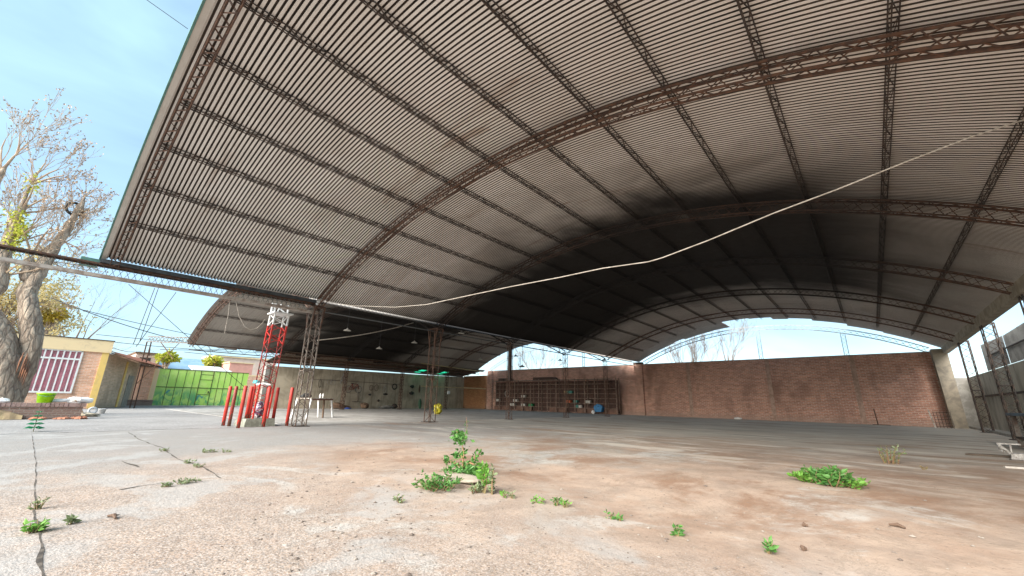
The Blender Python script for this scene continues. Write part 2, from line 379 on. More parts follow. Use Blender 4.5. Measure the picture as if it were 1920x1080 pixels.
crack([at(*p, z=0) for p in ((240,811), (262,826), (308,843), (330,862), (372,874), (415,899))], .025, 3)
crack([at(*p, z=0) for p in ((228,866), (245,872), (258,878))], .04, 4)
crack([at(*p, z=0) for p in ((196,974), (210,971), (222,968))], .03, 5)
crack([(-15.5, -4, 0), (-15.52, 1, 0), (-15.5, 5.8, 0)], .07, 6)

# ------------------------------------------------------------------ arched roofs
def arc_pt(th, r, xm=XM): return (xm+r*math.sin(th), ZC+r*math.cos(th))
TH = math.asin(HW/R0)
def lattice(mb, chords, cw, pairs, zw):
    for c in chords:
        for a, b in zip(c[:-1], c[1:]): mb.bar(a, b, cw, caps=False)
    for i, j, ph in pairs:
        A, B = chords[i], chords[j]
        for k in range(len(A)-1):
            p, q = (A[k], B[k+1]) if (k+ph) % 2 == 0 else (B[k], A[k+1])
            mb.bar(p, q, zw, caps=False)
def sheet_roof(name, mat, parent, y0, y1f, pitch, depth, xm, nseg, ribstep=10, ths=(-TH*1.005, TH*1.005)):
    prof = [(0, 0), (.58, 0), (.64, 1), (.95, 1)]
    Y = []; H = []; k = 0; ymax = max(y1f(a) for a in np.linspace(ths[0], ths[1], 60))
    while y0+k*pitch < ymax:
        for f_, h in prof:
            Y.append(y0+(k+f_)*pitch); H.append(depth*h*(1.25 if k % ribstep == 0 else 1))
        k += 1
    m = MB(); T = np.linspace(ths[0], ths[1], nseg+1); mi = []
    for y, h in zip(Y, H):
        for th in T:
            x, z = arc_pt(th, R0+.14+h, xm); m.v.append((x, y, z))
    n = nseg+1
    for j in range(len(Y)-1):
        for i in range(nseg):
            if Y[j+1] > y1f((T[i]+T[i+1])/2): continue
            m.f.append((j*n+i, j*n+i+1, (j+1)*n+i+1, (j+1)*n+i)); mi.append(0 if j % 4 == 0 else 1)
    o = m.build(name, mat, parent); o.data.materials.append(RIBS); o.data.polygons.foreach_set('material_index', mi); return o
def back_edge(th):
    a = math.degrees(th)
    for lim, y in ((-18.3, 34.6), (-16.3, 34.3), (-9.8, 34.75), (-8.6, 33.1), (-5.6, 34.6), (-.4, 32.05), (4, 32.3), (7, 33.1), (10.8, 32.8), (16.4, 33.5), (21, 34.3)):
        if a < lim: return y
    return 34.7
PUR = [-8.08+1.488*k for k in range(12)]
def purlin_mesh(y0, y1, fine=True, name='purlin'):
    m = MB(); n = int((y1-y0)/.38); Y = [y0+(y1-y0)*k/n for k in range(n+1)]
    if fine:
        ch = [[(-.055, y, .115) for y in Y], [(.055, y, .115) for y in Y], [(0, y, .01) for y in Y]]
        lattice(m, ch, .015, [(0, 2, 0), (1, 2, 0), (0, 1, 1)], .009)
    else:
        m.bar((-.04, y0, .09), (-.04, y1, .09), .02); m.bar((.04, y0, .09), (.04, y1, .09), .02); m.bar((0, y0, .0), (0, y1, .0), .02)
        for k in range(n): m.bar((-.04, Y[k], .09), (0, Y[k+1], .0), .010, caps=False)
    return m
def arch_mesh(depth=.27, wd=.17, cw=.032, zw=.014, n=74, dtop=.0):
    m = MB(); T = np.linspace(-TH, TH, n+1); ch = []
    for r, dy in ((R0-dtop, -wd/2), (R0-dtop, wd/2), (R0-depth, -wd/2), (R0-depth, wd/2)):
        ch.append([(arc_pt(t, r)[0]-XM, dy, arc_pt(t, r)[1]) for t in T])
    lattice(m, ch, cw, [(0, 2, 0), (1, 3, 1), (2, 3, 0), (0, 1, 1)], zw)
    return m
roof = thing('arched_shed_roof', 'huge arched corrugated metal roof on rusty trusses over the open floor', 'shed roof', (0, 0, 0))
sheet_roof('roof_sheet', SHEET, roof, .45, back_edge, .085, .05, XM, 44, ths=(-TH*1.0, TH*1.005))
pm = purlin_mesh(.66, 32.2).mesh('purlin', DARKSTEEL)
PM_ = pm
for a in PUR:
    o = link(bpy.data.objects.new('purlin', pm), roof); x, z = arc_pt(a/R0, R0); o.location = (x, 0, z); o.rotation_euler = (0, a/R0, 0)
def shaded_steel(name, c1, c2):
    m, t, p = newmat(name); g = NG(t); g.set(p.inputs['Base Color'], painted_shade(g, g.mix(g.step(g.noise(9, 5, .6), .4, .62), c1, c2))); p.inputs['Roughness'].default_value = .8
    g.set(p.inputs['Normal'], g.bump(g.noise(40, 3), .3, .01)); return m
RUSTS = shaded_steel('rusty_steel_with_painted_shade', (.08,.048,.036), (.15,.075,.045)); DARKS = shaded_steel('dark_steel_with_painted_shade', (.045,.037,.033), (.09,.06,.045))  # truss and purlin steel with the mid-roof shade painted into its colour
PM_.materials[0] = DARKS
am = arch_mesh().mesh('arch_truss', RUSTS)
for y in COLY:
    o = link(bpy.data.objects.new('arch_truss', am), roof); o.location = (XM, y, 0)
fa = arch_mesh(.12, .17, .02, .010, 110, -.04).build('arch_truss', RUST, roof); fa.location = (XM, .74, 0)
# pale rim and green flashing round the front edge
rim = MB(); rg = MB(); T = np.linspace(-TH*1.005, TH*1.005, 49)
for a, b in zip(T[:-1], T[1:]):
    for mb, y0, y1, r0, r1 in ((rim, .46, .56, .10, .135), (rg, .425, .458, .09, .16)):
        q = [arc_pt(a, R0+r0), arc_pt(b, R0+r0), arc_pt(b, R0+r1), arc_pt(a, R0+r1)]
        mb.hexa([(q[0][0], y0, q[0][1]), (q[1][0], y0, q[1][1]), (q[1][0], y1, q[1][1]), (q[0][0], y1, q[0][1])],
                [(q[3][0], y0, q[3][1]), (q[2][0], y0, q[2][1]), (q[2][0], y1, q[2][1]), (q[3][0], y1, q[3][1])])
rim.build('rim', plain('pale_rim_sheet', (.62,.57,.51), (.54,.49,.43), 1.5, .6, .1, 0), roof); rg.build('flashing', GREENP, roof)
MB().box((-15.62, .1, 4.30), (-15.0, .45, 4.42)).build('flashing', GREENP, roof)
# gutter over the open front bay, and the smaller one behind
g_ = MB(); g_.box((-15.42, .46, 4.33), (-14.86, 6.4, 4.345)); g_.box((-15.44, .46, 4.33), (-15.42, 6.4, 4.52)); g_.box((-14.87, .46, 4.345), (-14.86, 6.4, 4.43))
g_.box((-15.30, 6.4, 4.10), (-15.12, 33.9, 4.115)); g_.build('gutter', GUTTER, roof)
# right eave: pale concrete ring beam
MB().box((3.50, 1.5, 4.05), (3.74, 33.5, 4.40)).build('eave_beam', plain('pale_beam', (.46,.40,.31), (.33,.28,.21), 3, .9, 0, .3), roof)

# long eave truss that runs out over the yard
et = thing('eave_truss', 'long thin lattice truss running from the left photo edge along the roof eave', 'truss', (-15.0, -7, 3.9))
m = MB(); n = 90; Ys = [k*(13.3/n) for k in range(n+1)]
ch = [[(-.02, y, .40) for y in Ys], [(-.02, y, .09) for y in Ys]]
lattice(m, ch, .012, [(0, 1, 0), (0, 1, 1)], .010); m.build('lacing', plain('thin_green_steel', (.16,.2,.18), (.1,.1,.09), 8, .6, .3, 0), et)
m = MB(); m.box((-.09, 0, .385), (.05, 13.3, .425)); m.box((-.09, 0, .34), (-.08, 13.3, .385)); m.build('chord', RUST, et)
m = MB(); m.box((-.10, 0, .045), (.06, 13.3, .09)); m.box((.045, 0, .09), (.06, 13.3, .13)); m.build('chord', plain('brownish_pale_steel', (.42,.37,.32), (.26,.2,.16), 5, .6, .1, .1), et, label='pale lower chord')

# the second vault, left of the first
XM2 = -24.25
sc2 = 9.25/HW
nb = thing('arched_shed_roof', 'smaller looking darker arched roof beyond the left column row, jagged lower edge', 'shed roof')
def edge2(th): return 33.0
q2 = random.Random(3)
o = sheet_roof('roof_sheet', SHEETD, nb, 6.0, edge2, .17, .016, XM2, 30, 6); o.data.materials.pop(index=1)
pm2 = purlin_mesh(6.1, 32.9, False).mesh('purlin', DARKS)
for k in range(9):
    a = -8.3+2.0*k+.3
    o = link(bpy.data.objects.new('purlin', pm2), nb); x, z = arc_pt(a/R0, R0, XM2); o.location = (x, 0, z); o.rotation_euler = (0, a/R0, 0)
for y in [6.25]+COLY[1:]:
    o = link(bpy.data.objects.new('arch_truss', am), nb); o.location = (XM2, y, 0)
# ragged sheet ends hanging under the left eave
m = MB()
y = 6.1
while y < 32.8:
    l = q2.uniform(.5, 1.3); dz = q2.uniform(.02, .22)
    m.add([(-33.62, y, 4.55), (-33.62, y+l, 4.55), (-33.76, y+l, 4.43-dz), (-33.76, y, 4.43-dz-q2.uniform(-.05, .05))], [(0,1,2,3)]); y += l
m.build('sheet_ends', SHEETD, nb)
m = MB(); Yn = list(np.linspace(6.2, 33, 60))
lattice(m, [[(-33.5, y, 4.35) for y in Yn], [(-33.5, y, 3.95) for y in Yn]], .05, [(0, 1, 0)], .02); m.build('eave_beam', RUST, nb)
nb.location = (0, 0, -.13)
tag(nb, 'darker arched roof of the neighbouring vault behind the red tower', 'shed roof')

# open arch trusses that stand on the back wall
def gable(xm, label, posts, mat):
    t = thing('gable_truss', label, 'truss', (xm, WY+.12, 4.2), group='gable trusses on the back wall')
    m = MB(); T = np.linspace(-TH*.985, TH*.985, 61)
    ch = [[(arc_pt(a, r)[0]-XM, 0, arc_pt(a, r)[1]-4.2) for a in T] for r in (R0-.12, R0-.40)]
    ch = [[p for p in c if p[2] > -.02] for c in ch]; k = min(len(c) for c in ch)
    ch = [c[(len(c)-k)//2:(len(c)-k)//2+k] for c in ch]
    lattice(m, ch, .045, [(0, 1, 0), (0, 1, 1)], .02); m.build('arch', mat, t)
    for x in posts:
        m = MB(); top = ZC+math.sqrt((R0-.4)**2-(x-xm)**2)-4.2; nn = max(3, int(top/.25)); Z = [top*i/nn for i in range(nn+1)]
        lattice(m, [[(x-xm-.12, 0, z) for z in Z], [(x-xm+.12, 0, z) for z in Z]], .03, [(0, 1, 0), (0, 1, 1)], .015); m.build('post', mat, t)
gm = plain('pale_grey_steel', (.30,.33,.33), (.22,.22,.22), 6, .6, .2, 0)  # pale grey is the steel's own colour
gable(XM, 'grey open arch truss standing on the long brick wall against the sky', [-5.6, -.75], gm)
gable(XM2, 'grey open arch truss over the shelving bay of the brick wall', [-28.5, -20.5], gm)

# ------------------------------------------------------------------ lattice columns
def column_mb(h, wd=.34, cw=.035, zw=.016, step=.27):
    m = MB(); n = int(h/step); Z = [h*i/n for i in range(n+1)]; a = wd/2
    ch = [[(sx*a, sy*a, z) for z in Z] for sx, sy in ((-1,-1), (1,-1), (1,1), (-1,1))]
    lattice(m, ch, cw, [(0,1,0), (1,2,1), (2,3,0), (3,0,1)], zw)
    for z in (0, h*.45, h): 
        for i in range(4):
            x0, y0 = ((-a,-a), (a,-a), (a,a), (-a,a))[i]; x1, y1 = ((a,-a), (a,a), (-a,a), (-a,-a))[i]; m.bar((x0,y0,z), (x1,y1,z), cw)
    return m
def column(x, y, label, mat=GREYSTEEL, h=4.15, wd=.34, brackets=True, group='lattice columns between the two vaults', cw=.035, zw=.016):
    t = thing('lattice_column', label, 'column', (x, y, 0.01), group=group)
    column_mb(h, wd, cw, zw).build('shaft', mat, t)
    b = MB(); b.box((-wd*.8, -wd*.8, -.02), (wd*.8, wd*.8, .02)); b.build('base_plate', DARKSTEEL, t)
    if brackets:
        k = MB()
        for sx in (-1, 1):
            k.bar((sx*wd/2, -wd/2, h-.75), (sx*(wd/2+.16), -wd/2, h), .04); k.bar((sx*wd/2, wd/2, h-.75), (sx*(wd/2+.16), wd/2, h), .04)
        k.box((-wd/2-.18, -.18, h), (wd/2+.18, .18, h+.03)); k.build('bracket', RUST, t)
    return t
names = ['tall lattice column just right of the red bollards', 'lattice column beside the yellow sack', 'lattice column in front of the left half of the shelf rack',
         'lattice column in front of the right half of the shelf rack', 'farthest lattice column of the left row, near the back wall']
for i, y in enumerate(COLY):
    c_ = column(-15.05, y, names[i], GREYSTEEL if i == 0 else RUST, wd=.34 if i < 2 else .22, brackets=i < 2, cw=(.035, .026, .022, .022, .022)[i], zw=.016 if i < 1 else .009)
    if i == 2: MB().bar((0, 0, 2.1), (0, 0, 4.1), .16).build('sleeve', DARKSTEEL, c_)
rn = {17.2: 'rusty lattice column cut by the right photo edge', 22.83: 'middle lattice column against the right concrete wall', 28.3: 'farthest lattice column against the right concrete wall'}
for y, lb in rn.items():
    column(3.72, y, lb, DARKSTEEL, 4.1, .32, False, 'lattice columns along the right wall')
for y, lb in ((17.2, 'dark lattice post in the left eave line, leftmost in front of the concrete wall'), (22.8, 'dark lattice post in the left eave line, middle one'), (28.3, 'dark lattice post in the left eave line, nearest the orange brick wall')):
    column(-33.5, y, lb, RUST, 3.95, .22, False, 'lattice posts under the far left eave')

# ------------------------------------------------------------------ back wall
bwx = [at(px, 735, Y=WY).x for px in (1294, 1446, 1609)]
bw = thing('brick_wall', 'long red brick wall closing the back of the shed', 'wall', (0, WY, 0))
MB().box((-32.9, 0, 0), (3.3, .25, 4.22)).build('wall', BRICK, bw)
MB().box((-32.9, -.01, 4.22), (3.3, .26, 4.27)).build('coping', CONC, bw)
PIL = plain('pilaster_concrete', (.50,.34,.27), (.34,.22,.17), 5, .95, 0, .5)
for x in bwx: MB().box((x-.13, -.035, 0), (x+.13, 0, 4.22)).build('pilaster', PIL, bw)
for x in (-14.9, -32.7): MB().box((x-.35, -.22, 0), (x+.35, 0, 4.25)).build('pilaster', BRICK, bw)
MB().box((-15.3, -.26, 4.25), (-14.5, .1, 4.42)).build('cap', DARKSTEEL, bw)
ob = thing('brick_wall', 'dim orange brick wall at the far left corner, under the lean-to', 'wall', (-35, WY, 0))
MB().box((-2.2, -.08, 0), (1.6, .15, 3.75)).build('wall', BRICKO, ob)
cp = MB(); cp.hexa([(3.15, 33.35, 0), (3.72, 33.35, 0), (3.72, 34.14, 0), (3.15, 34.14, 0)], [(3.05, 33.35, 4.32), (3.68, 33.35, 4.32), (3.68, 34.14, 4.32), (3.05, 34.14, 4.32)])
solo(cp, 'corner_pillar', plain('pale_pillar', (.34,.29,.22), (.22,.19,.15), 2.2, .9, 0, .4), 'thick pale concrete pillar at the right end of the brick wall', 'pillar')

# ------------------------------------------------------------------ right side wall
rw = thing('concrete_wall', 'stained concrete side wall along the right edge of the floor', 'wall', (4.3, 20, 0))
MB().box((-.62, 14.16, 0), (.2, 14.4, 2.72)).build('return_wall', CONC, rw)
MB().box((0, -17, 0), (.2, 14.15, 2.72)).build('wall', plain('pale_side_wall', (.50,.46,.38), (.33,.30,.24), 1.6, .9, 0, .4, c3=(.2,.17,.13), s3=3., stretch=(1,1,.3)), rw)
MB().box((-.05, -17, 1.62), (0, 14.1, 1.70)).build('tie_beam', DARKSTEEL, rw)
MB().box((-.5, -17, 0.0), (-.002, 14.0, .12)).build('kerb', CONC, rw)
cl = thing('metal_cladding', 'grey corrugated cladding panels above the right concrete wall, with bright gaps', 'cladding', (4.42, 20, 2.8))
def clad(y0, y1, z0, za, zb):
    m = MB(); k = 0; y = y0
    while y < y1:
        t = (y-y0)/(y1-y0); zt = za+(zb-za)*t; xo = .03 if k % 2 else 0
        m.add([(xo, y, z0), (.03-xo, y+.09, z0), (.03-xo, y+.09, zt), (xo, y, zt)], [(0,1,2,3)]); y += .09; k += 1
    return m.build('panel', plain('grey_cladding', (.34,.33,.31), (.22,.21,.20), 2, .6, .2, 0), cl)
clad(-14, -3.6, -.01, 1.25, 1.2); clad(-3.5, 1.6, -.01, 1.2, 1.12); clad(1.7, 5.2, -.01, 1.15, 1.1); clad(5.25, 9.6, -.01, 1.12, 1.22)
m = MB()
for y in (-3.5, 1.7, 5.25): 
    for k in range(4): m.bar((-.03, y-.05, .2+k*.2), (-.03, y+.15, .26+k*.2), .03)
m.bar((-.02, -14, .6), (-.02, 8.7, .6), .04); m.build('rail', DARKSTEEL, cl)

# ------------------------------------------------------------------ left concrete wall, lean-to
cw = thing('concrete_wall', 'long stained concrete panel wall hung with bicycle parts', 'wall', (-37, 23, 0))
m = MB(); m.hexa([(-.2, -10.6, 0), (0, -10.6, 0), (0, 11, 0), (-.2, 11, 0)], [(-.2, -10.6, 3.38), (0, -10.6, 3.38), (0, 11, 3.62), (-.2, 11, 3.62)]); m.build('wall', WCONC, cw)
MB().box((-.25, -10.9, 0), (.1, -10.6, 3.45)).build('end_pillar', CONC, cw)
lt = thing('lean_to_roof', 'low brown lean-to roof with green skylights above the concrete wall', 'lean-to roof', (-35.5, 23, 3.8))
LY = [(-10.9, 3.6), (4.4, 6.7), (7.5, 11.0)]
LB = plain('brown_sheet', (.13,.09,.06), (.08,.055,.04), 3, .7, .1, .1)
def lq(mb, y0, y1, s0, s1, dz=0):
    x0, x1 = -1.95+3.95*s0, -1.95+3.95*s1; z0, z1 = -.10+.62*s0+dz, -.10+.62*s1+dz
    mb.hexa([(x0, y0, z0), (x1, y0, z1), (x1, y1, z1), (x0, y1, z0)], [(x0, y0, z0+.03), (x1, y0, z1+.03), (x1, y1, z1+.03), (x0, y1, z0+.03)])
m = MB()
for a, b in LY: lq(m, a, b, 0, 1)
lq(m, 3.6, 4.4, 0, .1); lq(m, 3.6, 4.4, .55, 1); lq(m, 6.7, 7.5, 0, .1); lq(m, 6.7, 7.5, .55, 1); m.build('roof_sheet', LB, lt)
gmat, t_, p_ = newmat('green_translucent_sheet'); g = NG(t_)
tr = g.new('ShaderNodeBsdfTranslucent'); tr.inputs[0].default_value = (.02, .42, .22, 1); ad = g.new('ShaderNodeMixShader'); ad.inputs[0].default_value = .15
p_.inputs['Base Color'].default_value = (.02, .5, .28, 1); t_.links.new(tr.outputs[0], ad.inputs[1]); t_.links.new(p_.outputs[0], ad.inputs[2])
t_.links.new(ad.outputs[0], t_.nodes['Material Output'].inputs[0])
for a, b in ((3.6, 4.4), (6.7, 7.5)):
    m = MB(); x0, x1 = -1.95+3.95*.1, -1.95+3.95*.55; z0, z1 = -.10+.62*.1, -.10+.62*.55
    m.add([(x0, a, z0+.01), (x1, a, z1+.01), (x1, b, z1+.01), (x0, b, z0+.01)], [(0,1,2,3)]); m.build('skylight', gmat, lt)
m = MB()
for s_ in (.05, .3, .6, .95): m.bar((-1.95+3.95*s_, -10.8, -.16+.62*s_), (-1.95+3.95*s_, 11, -.16+.62*s_), .08)
m.build('purlins', RUST, lt)
yp = plain('pale_yellow_pipe', (.62,.50,.26), (.45,.36,.2), 6, .6, 0, .1)
a, b = at(790, 681, X=-33.2), at(905, 697, X=-33.2)
solo(MB().tube([a, b], .05), 'metal_pipe', yp, 'pale yellow pipe high under the far eave, upper of two', 'pipe', 'pale yellow pipes')
a, b = at(790, 724, X=-33.0), at(911, 729, X=-33.0)
solo(MB().tube([a, b], .05), 'metal_pipe', yp, 'pale yellow pipe at head height, lower of two', 'pipe', 'pale yellow pipes')

# ------------------------------------------------------------------ items on the concrete wall
WX = -36.93
def w_at(px, py): p = at(px, py, X=WX); return p
BLK = plain('black_rubber', (.02,.02,.02), (.04,.037,.034), 12, .75, 0, .1)
CHROME = plain('dull_chrome', (.55,.53,.5), (.35,.32,.3), 9, .4, .5, 0)
def bike(px, py, label):
    c = w_at(px, py); t = thing('bicycle', label, 'bicycle', c)
    for dy in (-.5, .5):
        wl = MB().torus((0, dy, 0), .31, .02).build('wheel', BLK, t, True)
        rm = MB().torus((0, dy, 0), .285, .014)
        for k in range(8): a = k*math.pi/4; rm.bar((0, dy, 0), (0, dy+.28*math.cos(a), .28*math.sin(a)), .006)
        rm.build('rim', CHROME, wl)
    f = MB(); A = (0,-.5,0); B = (0,.5,0); C_ = (0,-.05,-.02); D = (0,-.18,.5); E_ = (0,.36,.48)
    for p, q in ((A,C_),(A,D),(C_,D),(D,E_),(C_,E_),(E_,B)): f.bar(p, q, .035)
    f.build('frame', REDWORN, t)
    MB().box((-.05,-.3,.5),(.05,-.08,.55)).build('saddle', BLK, t)
    h = MB(); h.bar((0,.36,.48),(0,.35,.62),.03); h.bar((-.02,.35,.62),(.03,.5,.64),.03); h.build('handlebar', CHROME, t)
bike(663, 730, 'red framed bicycle hung flat on the concrete wall')
def ring(px, py, r, label, name='old_tyre', mat=BLK, sy=1., th=.03, cat='tyre'):
    c = w_at(px, py); o = MB().torus((0,0,0), r, th, sy=sy).build(name, mat); o.location = c; tag(o, label, cat); return o
ring(740, 725, .26, 'small black tyre hung on the concrete wall, roundest of them', th=.05)
ring(600, 719, .33, 'narrow black inner tube hanging at the left of the concrete wall', sy=.35, name='inner_tube', cat='inner tube')
ring(618, 716, .22, 'pale bicycle rim hung high on the wall, left of its twin', 'wheel_rim', CHROME, th=.018, cat='wheel rim')
ring(624, 717, .22, 'pale bicycle rim hung high on the wall, right of its twin', 'wheel_rim', CHROME, th=.018, cat='wheel rim')
ring(706, 727, .30, 'brown loop of hose hung between the bicycle and the black bags', 'hose_loop', RUST, .7, .02, cat='hose')
ring(721, 731, .30, 'grey hoop hung above a black tray on the wall', 'metal_hoop', CHROME, .6, .02, cat='hoop')
ring(696, 727, .24, 'thin rusty hoop hung right of the red bicycle', 'metal_hoop', RUST, .8, .018, cat='hoop')
def hang(px, py, sx, sz, label, name, mat, cat, seed=1, jit=.25):
    c = w_at(px, py); o = MB().blob((0,0,0), 1, seed, 8, 5, jit, (.09, sx, sz)).build(name, mat, None, True); o.location = c+Vector((.06,0,0)); tag(o, label, cat)
hang(722, 739, .30, .08, 'flat black tray hung below the grey hoop', 'hanging_tray', BLK, 'tray', 2)
hang(772, 725, .26, .16, 'black bag, upper of two hung on the pale part of the wall', 'hanging_bag', BLK, 'bag', 3)
hang(771, 737, .30, .17, 'black bag, lower of two hung on the pale part of the wall', 'hanging_bag', BLK, 'bag', 4)
hang(693, 740, .16, .08, 'dark pedal part hung low on the wall', 'pedal', BLK, 'pedal', 5)
hang(709, 751, .12, .12, 'small dark round bag on the wall near the floor', 'hanging_bag', DARKSTEEL, 'bag', 6)
hang(786, 729, .08, .42, 'long brown tool strip hanging right of the black bags', 'tool_strip', RUST, 'tool', 8, .1)
m = MB(); a = w_at(584, 711); 
m.tube([w_at(584,711), w_at(640,714), w_at(690,717), w_at(760,722)], .02, 4); solo(m, 'hanging_wire', GREYSTEEL, 'thin wire stretched along the concrete wall above the hanging parts', 'wire')
m = MB(); b0 = w_at(671, 737); b1 = w_at(671, 753); m.bar(b0, b1, .05); m.bar(b1+Vector((0,-.6,0)), b1+Vector((0,.25,0)), .05); solo(m, 'wall_bracket', GREYSTEEL, 'upside down T bracket on the wall below the bicycle', 'bracket')
m = MB(); c = w_at(643, 712)
for dy in (-.22, .22): m.bar(c+Vector((0,dy,-.35)), c+Vector((0,0,.6)), .06)
m.bar(c+Vector((0,-.16,-.1)), c+Vector((0,.16,-.1)), .05); solo(m, 'bicycle_fork', CHROME, 'pale fork shape hung highest on the wall', 'fork')
# heap of things at the foot of the wall
def heap(px, py, s, label, name, mat, cat, seed, X=-36.3):
    p = at(px, py, X=X); p.z = 0; o = MB().blob((0,0,s[2]*.9), 1, seed, 9, 6, .22, s).build(name, mat); o.location = p; tag(o, label, cat)
BRN = plain('brown_rags', (.12,.07,.045), (.2,.13,.08), 7, .9, 0, .5)
heap(632, 762, (.4,.7,.28), 'brown heap of rags at the foot of the wall, leftmost heap', 'rag_heap', BRN, 'rags', 11)
heap(645, 765, (.3,.55,.16), 'low brown heap beside the leftmost rag heap', 'rag_heap', BRN, 'rags', 12)
heap(683, 763, (.3,.4,.3), 'dark brown sack slumped at the foot of the wall below the bicycle', 'sack', BRN, 'sack', 13)
heap(739, 763, (.25,.35,.24), 'small dark sack at the foot of the wall below the tyre', 'sack', DARKSTEEL, 'sack', 14)
heap(725, 765, (.3,.9,.16), 'pale rubble heap along the foot of the wall', 'rubble_heap', CONC, 'rubble', 15)
heap(652, 768, (.2,.35,.07), 'blue plastic scrap lying on the floor near the wall', 'plastic_scrap', plain('blue_plastic', (.05,.12,.5), None, 5, .4), 'plastic', 16, -35)
heap(787, 762, (.16,.16,.5), 'dark green gas bottle standing by the wall', 'gas_bottle', plain('dark_green', (.03,.10,.05), None, 5, .5), 'gas bottle', 17)
dr_ = thing('oil_drum', 'pale drum with a dark rag on top behind the second column', 'drum', at(803, 765, z=0))
dr_.location.z = 0; MB().lathe([(0,.0),(.42,0),(.42,.35),(.44,.36),(.42,.37),(.42,.72),(.44,.73),(.42,.74),(.42,1.15),(0,1.15)], n=18).build('barrel', plain('cream_drum', (.62,.57,.42), (.5,.44,.3), 3, .6), dr_, True)
MB().blob((0,0,1.2), 1, 5, 9, 5, .25, (.4,.3,.12)).build('rag', plain('green_rag', (.05,.07,.04), None, 6, .9), dr_)
p = at(820, 777, z=0)
m = MB().blob((0,0,.34), 1, 21, 14, 10, .25, (.26,.30,.34)); o = m.build('plastic_bag', plain('yellow_plastic', (.55,.48,.03), (.36,.31,.03), 5, .45, 0, .5)); o.location = p; tag(o, 'crumpled bright yellow bag on the floor by a lattice column', 'bag')
# switch box on post
p = at(841, 736, X=-33.3); o = MB().box((-.08,-.14,-.16), (.08,.14,.16)).build('switch_box', WHITEP); o.location = p; tag(o, 'small white switch box on the far eave post', 'switch box')

# ------------------------------------------------------------------ shelf rack
rx0, rx1 = at(925, 750, Y=33.3).x, at(1158, 760, Y=33.3).x; RWD = rx1-rx0; RH = 2.95
RH = 3.12
rk = thing('shelf_rack', 'long steel shelf rack with many dark compartments against the brick wall', 'shelf rack', ((rx0+rx1)/2, 33.45, 0))
hw = RWD/2; m = MB(); nv = 14
SHM = plain('rack_steel', (.33,.24,.19), (.17,.11,.085), 6, .7, .1, .1)
vx_ = [-hw+RWD*i/nv for i in range(nv+1)]
for i, x in enumerate(vx_):
    h = RH if i in (0, 3, 6, 9, 11, 13, 14, 8, 10, 12) else RH-.35
    m.box((x-.035, -.30, 0), (x+.035, -.24, h)); m.box((x-.03, .24, 0), (x+.03, .30, h))
m.build('uprights', SHM, rk)
m = MB(); sb = MB()
zs = [.45, .87, 1.3, 1.72, 2.15, 2.58, 3.0]
for k, z in enumerate(zs):
    xe = hw-.6 if k > 4 else hw
    m.box((-hw, -.295, z), (xe, -.27, z+.045)); sb.box((-hw, -.265, z+.005), (xe, .29, z+.03))
m.build('rails', SHM, rk); sb.build('shelves', plain('dark_boards', (.16,.10,.08), (.10,.065,.05), 5, .85), rk)
MB().box((-hw, .302, .1), (hw, .32, 2.92)).build('back_panel', plain('dark_back', (.105,.055,.042), (.06,.034,.028), 3, .9), rk)
BD = plain('brown_doors', (.21,.115,.08), (.13,.075,.055), 3, .8)
for i in range(0, nv, 1):
    if i in (2, 5, 6, 9): continue
    x0 = vx_[i]; MB().box((x0+.04, .0, 0.02), (x0+RWD/nv-.04, .02, .42)).build('lower_door', BD, rk)
def onshelf(px, py, sx, sz, mat, label, name, cat, rnd_=False, grp=None):
    p = at(px, py, Y=33.22); zz = max([z for z in zs if z < p.z+.12] or [0])+.032
    m = MB()
    if rnd_: m.torus((0,0,sx), sx*.85, sx*.13, 'Y')
    else:
        m.box((-sx,-.14,0), (sx,.16,sz*1.6)); m.box((-sx*1.02,-.15,sz*1.6), (sx*1.02,.17,sz*1.6+.02))
    o = m.build(name, mat); o.location = (p.x, 33.40, zz); tag(o, label, cat, grp)
pl = lambda n, c: plain(n, c, None, 8, .6)
BLU = pl('blue_box', (.05,.22,.45)); TEAL = pl('teal_box', (.06,.26,.22)); ORG = pl('orange_box', (.55,.13,.05)); WB = pl('white_box', (.6,.58,.53)); GRN = pl('green_box', (.03,.25,.09))
onshelf(949, 747, .38, .3, CHROME, 'grey hoop standing on a shelf of the rack', 'metal_hoop', 'hoop', True)
for px, py, s_, mt, lb in ((980,748,.28,WB,'white carton on the upper of two cluttered shelves, left half of the rack'), (965,750,.3,WB,'pale flat carton beside the grey hoop'), (980,757,.28,WB,'white carton on the lower cluttered shelf, left half of the rack'),
        (960,758,.36,WB,'long pale carton left on the lower cluttered shelf'), (994,758,.28,GRN,'dark green box on the left half of the rack'), (932,753,.2,WB,'small pale box at the left end of the rack'),
        (1060,738,.2,pl('yellow_box',(.35,.28,.1)),'small yellow box above the orange one'), (1067,739,.3,TEAL,'teal box on a middle shelf of the rack'), (1062,750,.13,ORG,'small bright orange box in the middle of the rack'), (1067,751,.12,ORG,'second small orange box right of the brighter one'),
        (1078,751,.2,TEAL,'teal box right of the orange boxes'), (1099,752,.16,WB,'small grey white box right of the teal box'), (1080,762,.22,TEAL,'lower teal box below the other'), (1087,761,.17,WB,'cream box beside the lower teal box'), (1104,752,.12,WB,'tiny pale box farthest right on its shelf')):
    onshelf(px, py, s_*.9, .14, mt, lb, 'storage_box', 'box', False, 'boxes on the shelf rack')
p = at(1123, 772, Y=32.9); m = MB(); m.hexa([(-.3,-.2,0),(.3,-.2,0),(.3,.2,0),(-.3,.2,0)], [(-.42,-.25,.42),(.42,-.25,.42),(.42,.25,.42),(-.42,.25,.42)]); m.blob((-.05,0,.46),1,4,9,5,.35,(.36,.2,.16))
o = m.build('storage_crate', BLU); o.location = (p.x, 32.95, .2); tag(o, 'big blue crate overflowing in front of the rack right end', 'crate')
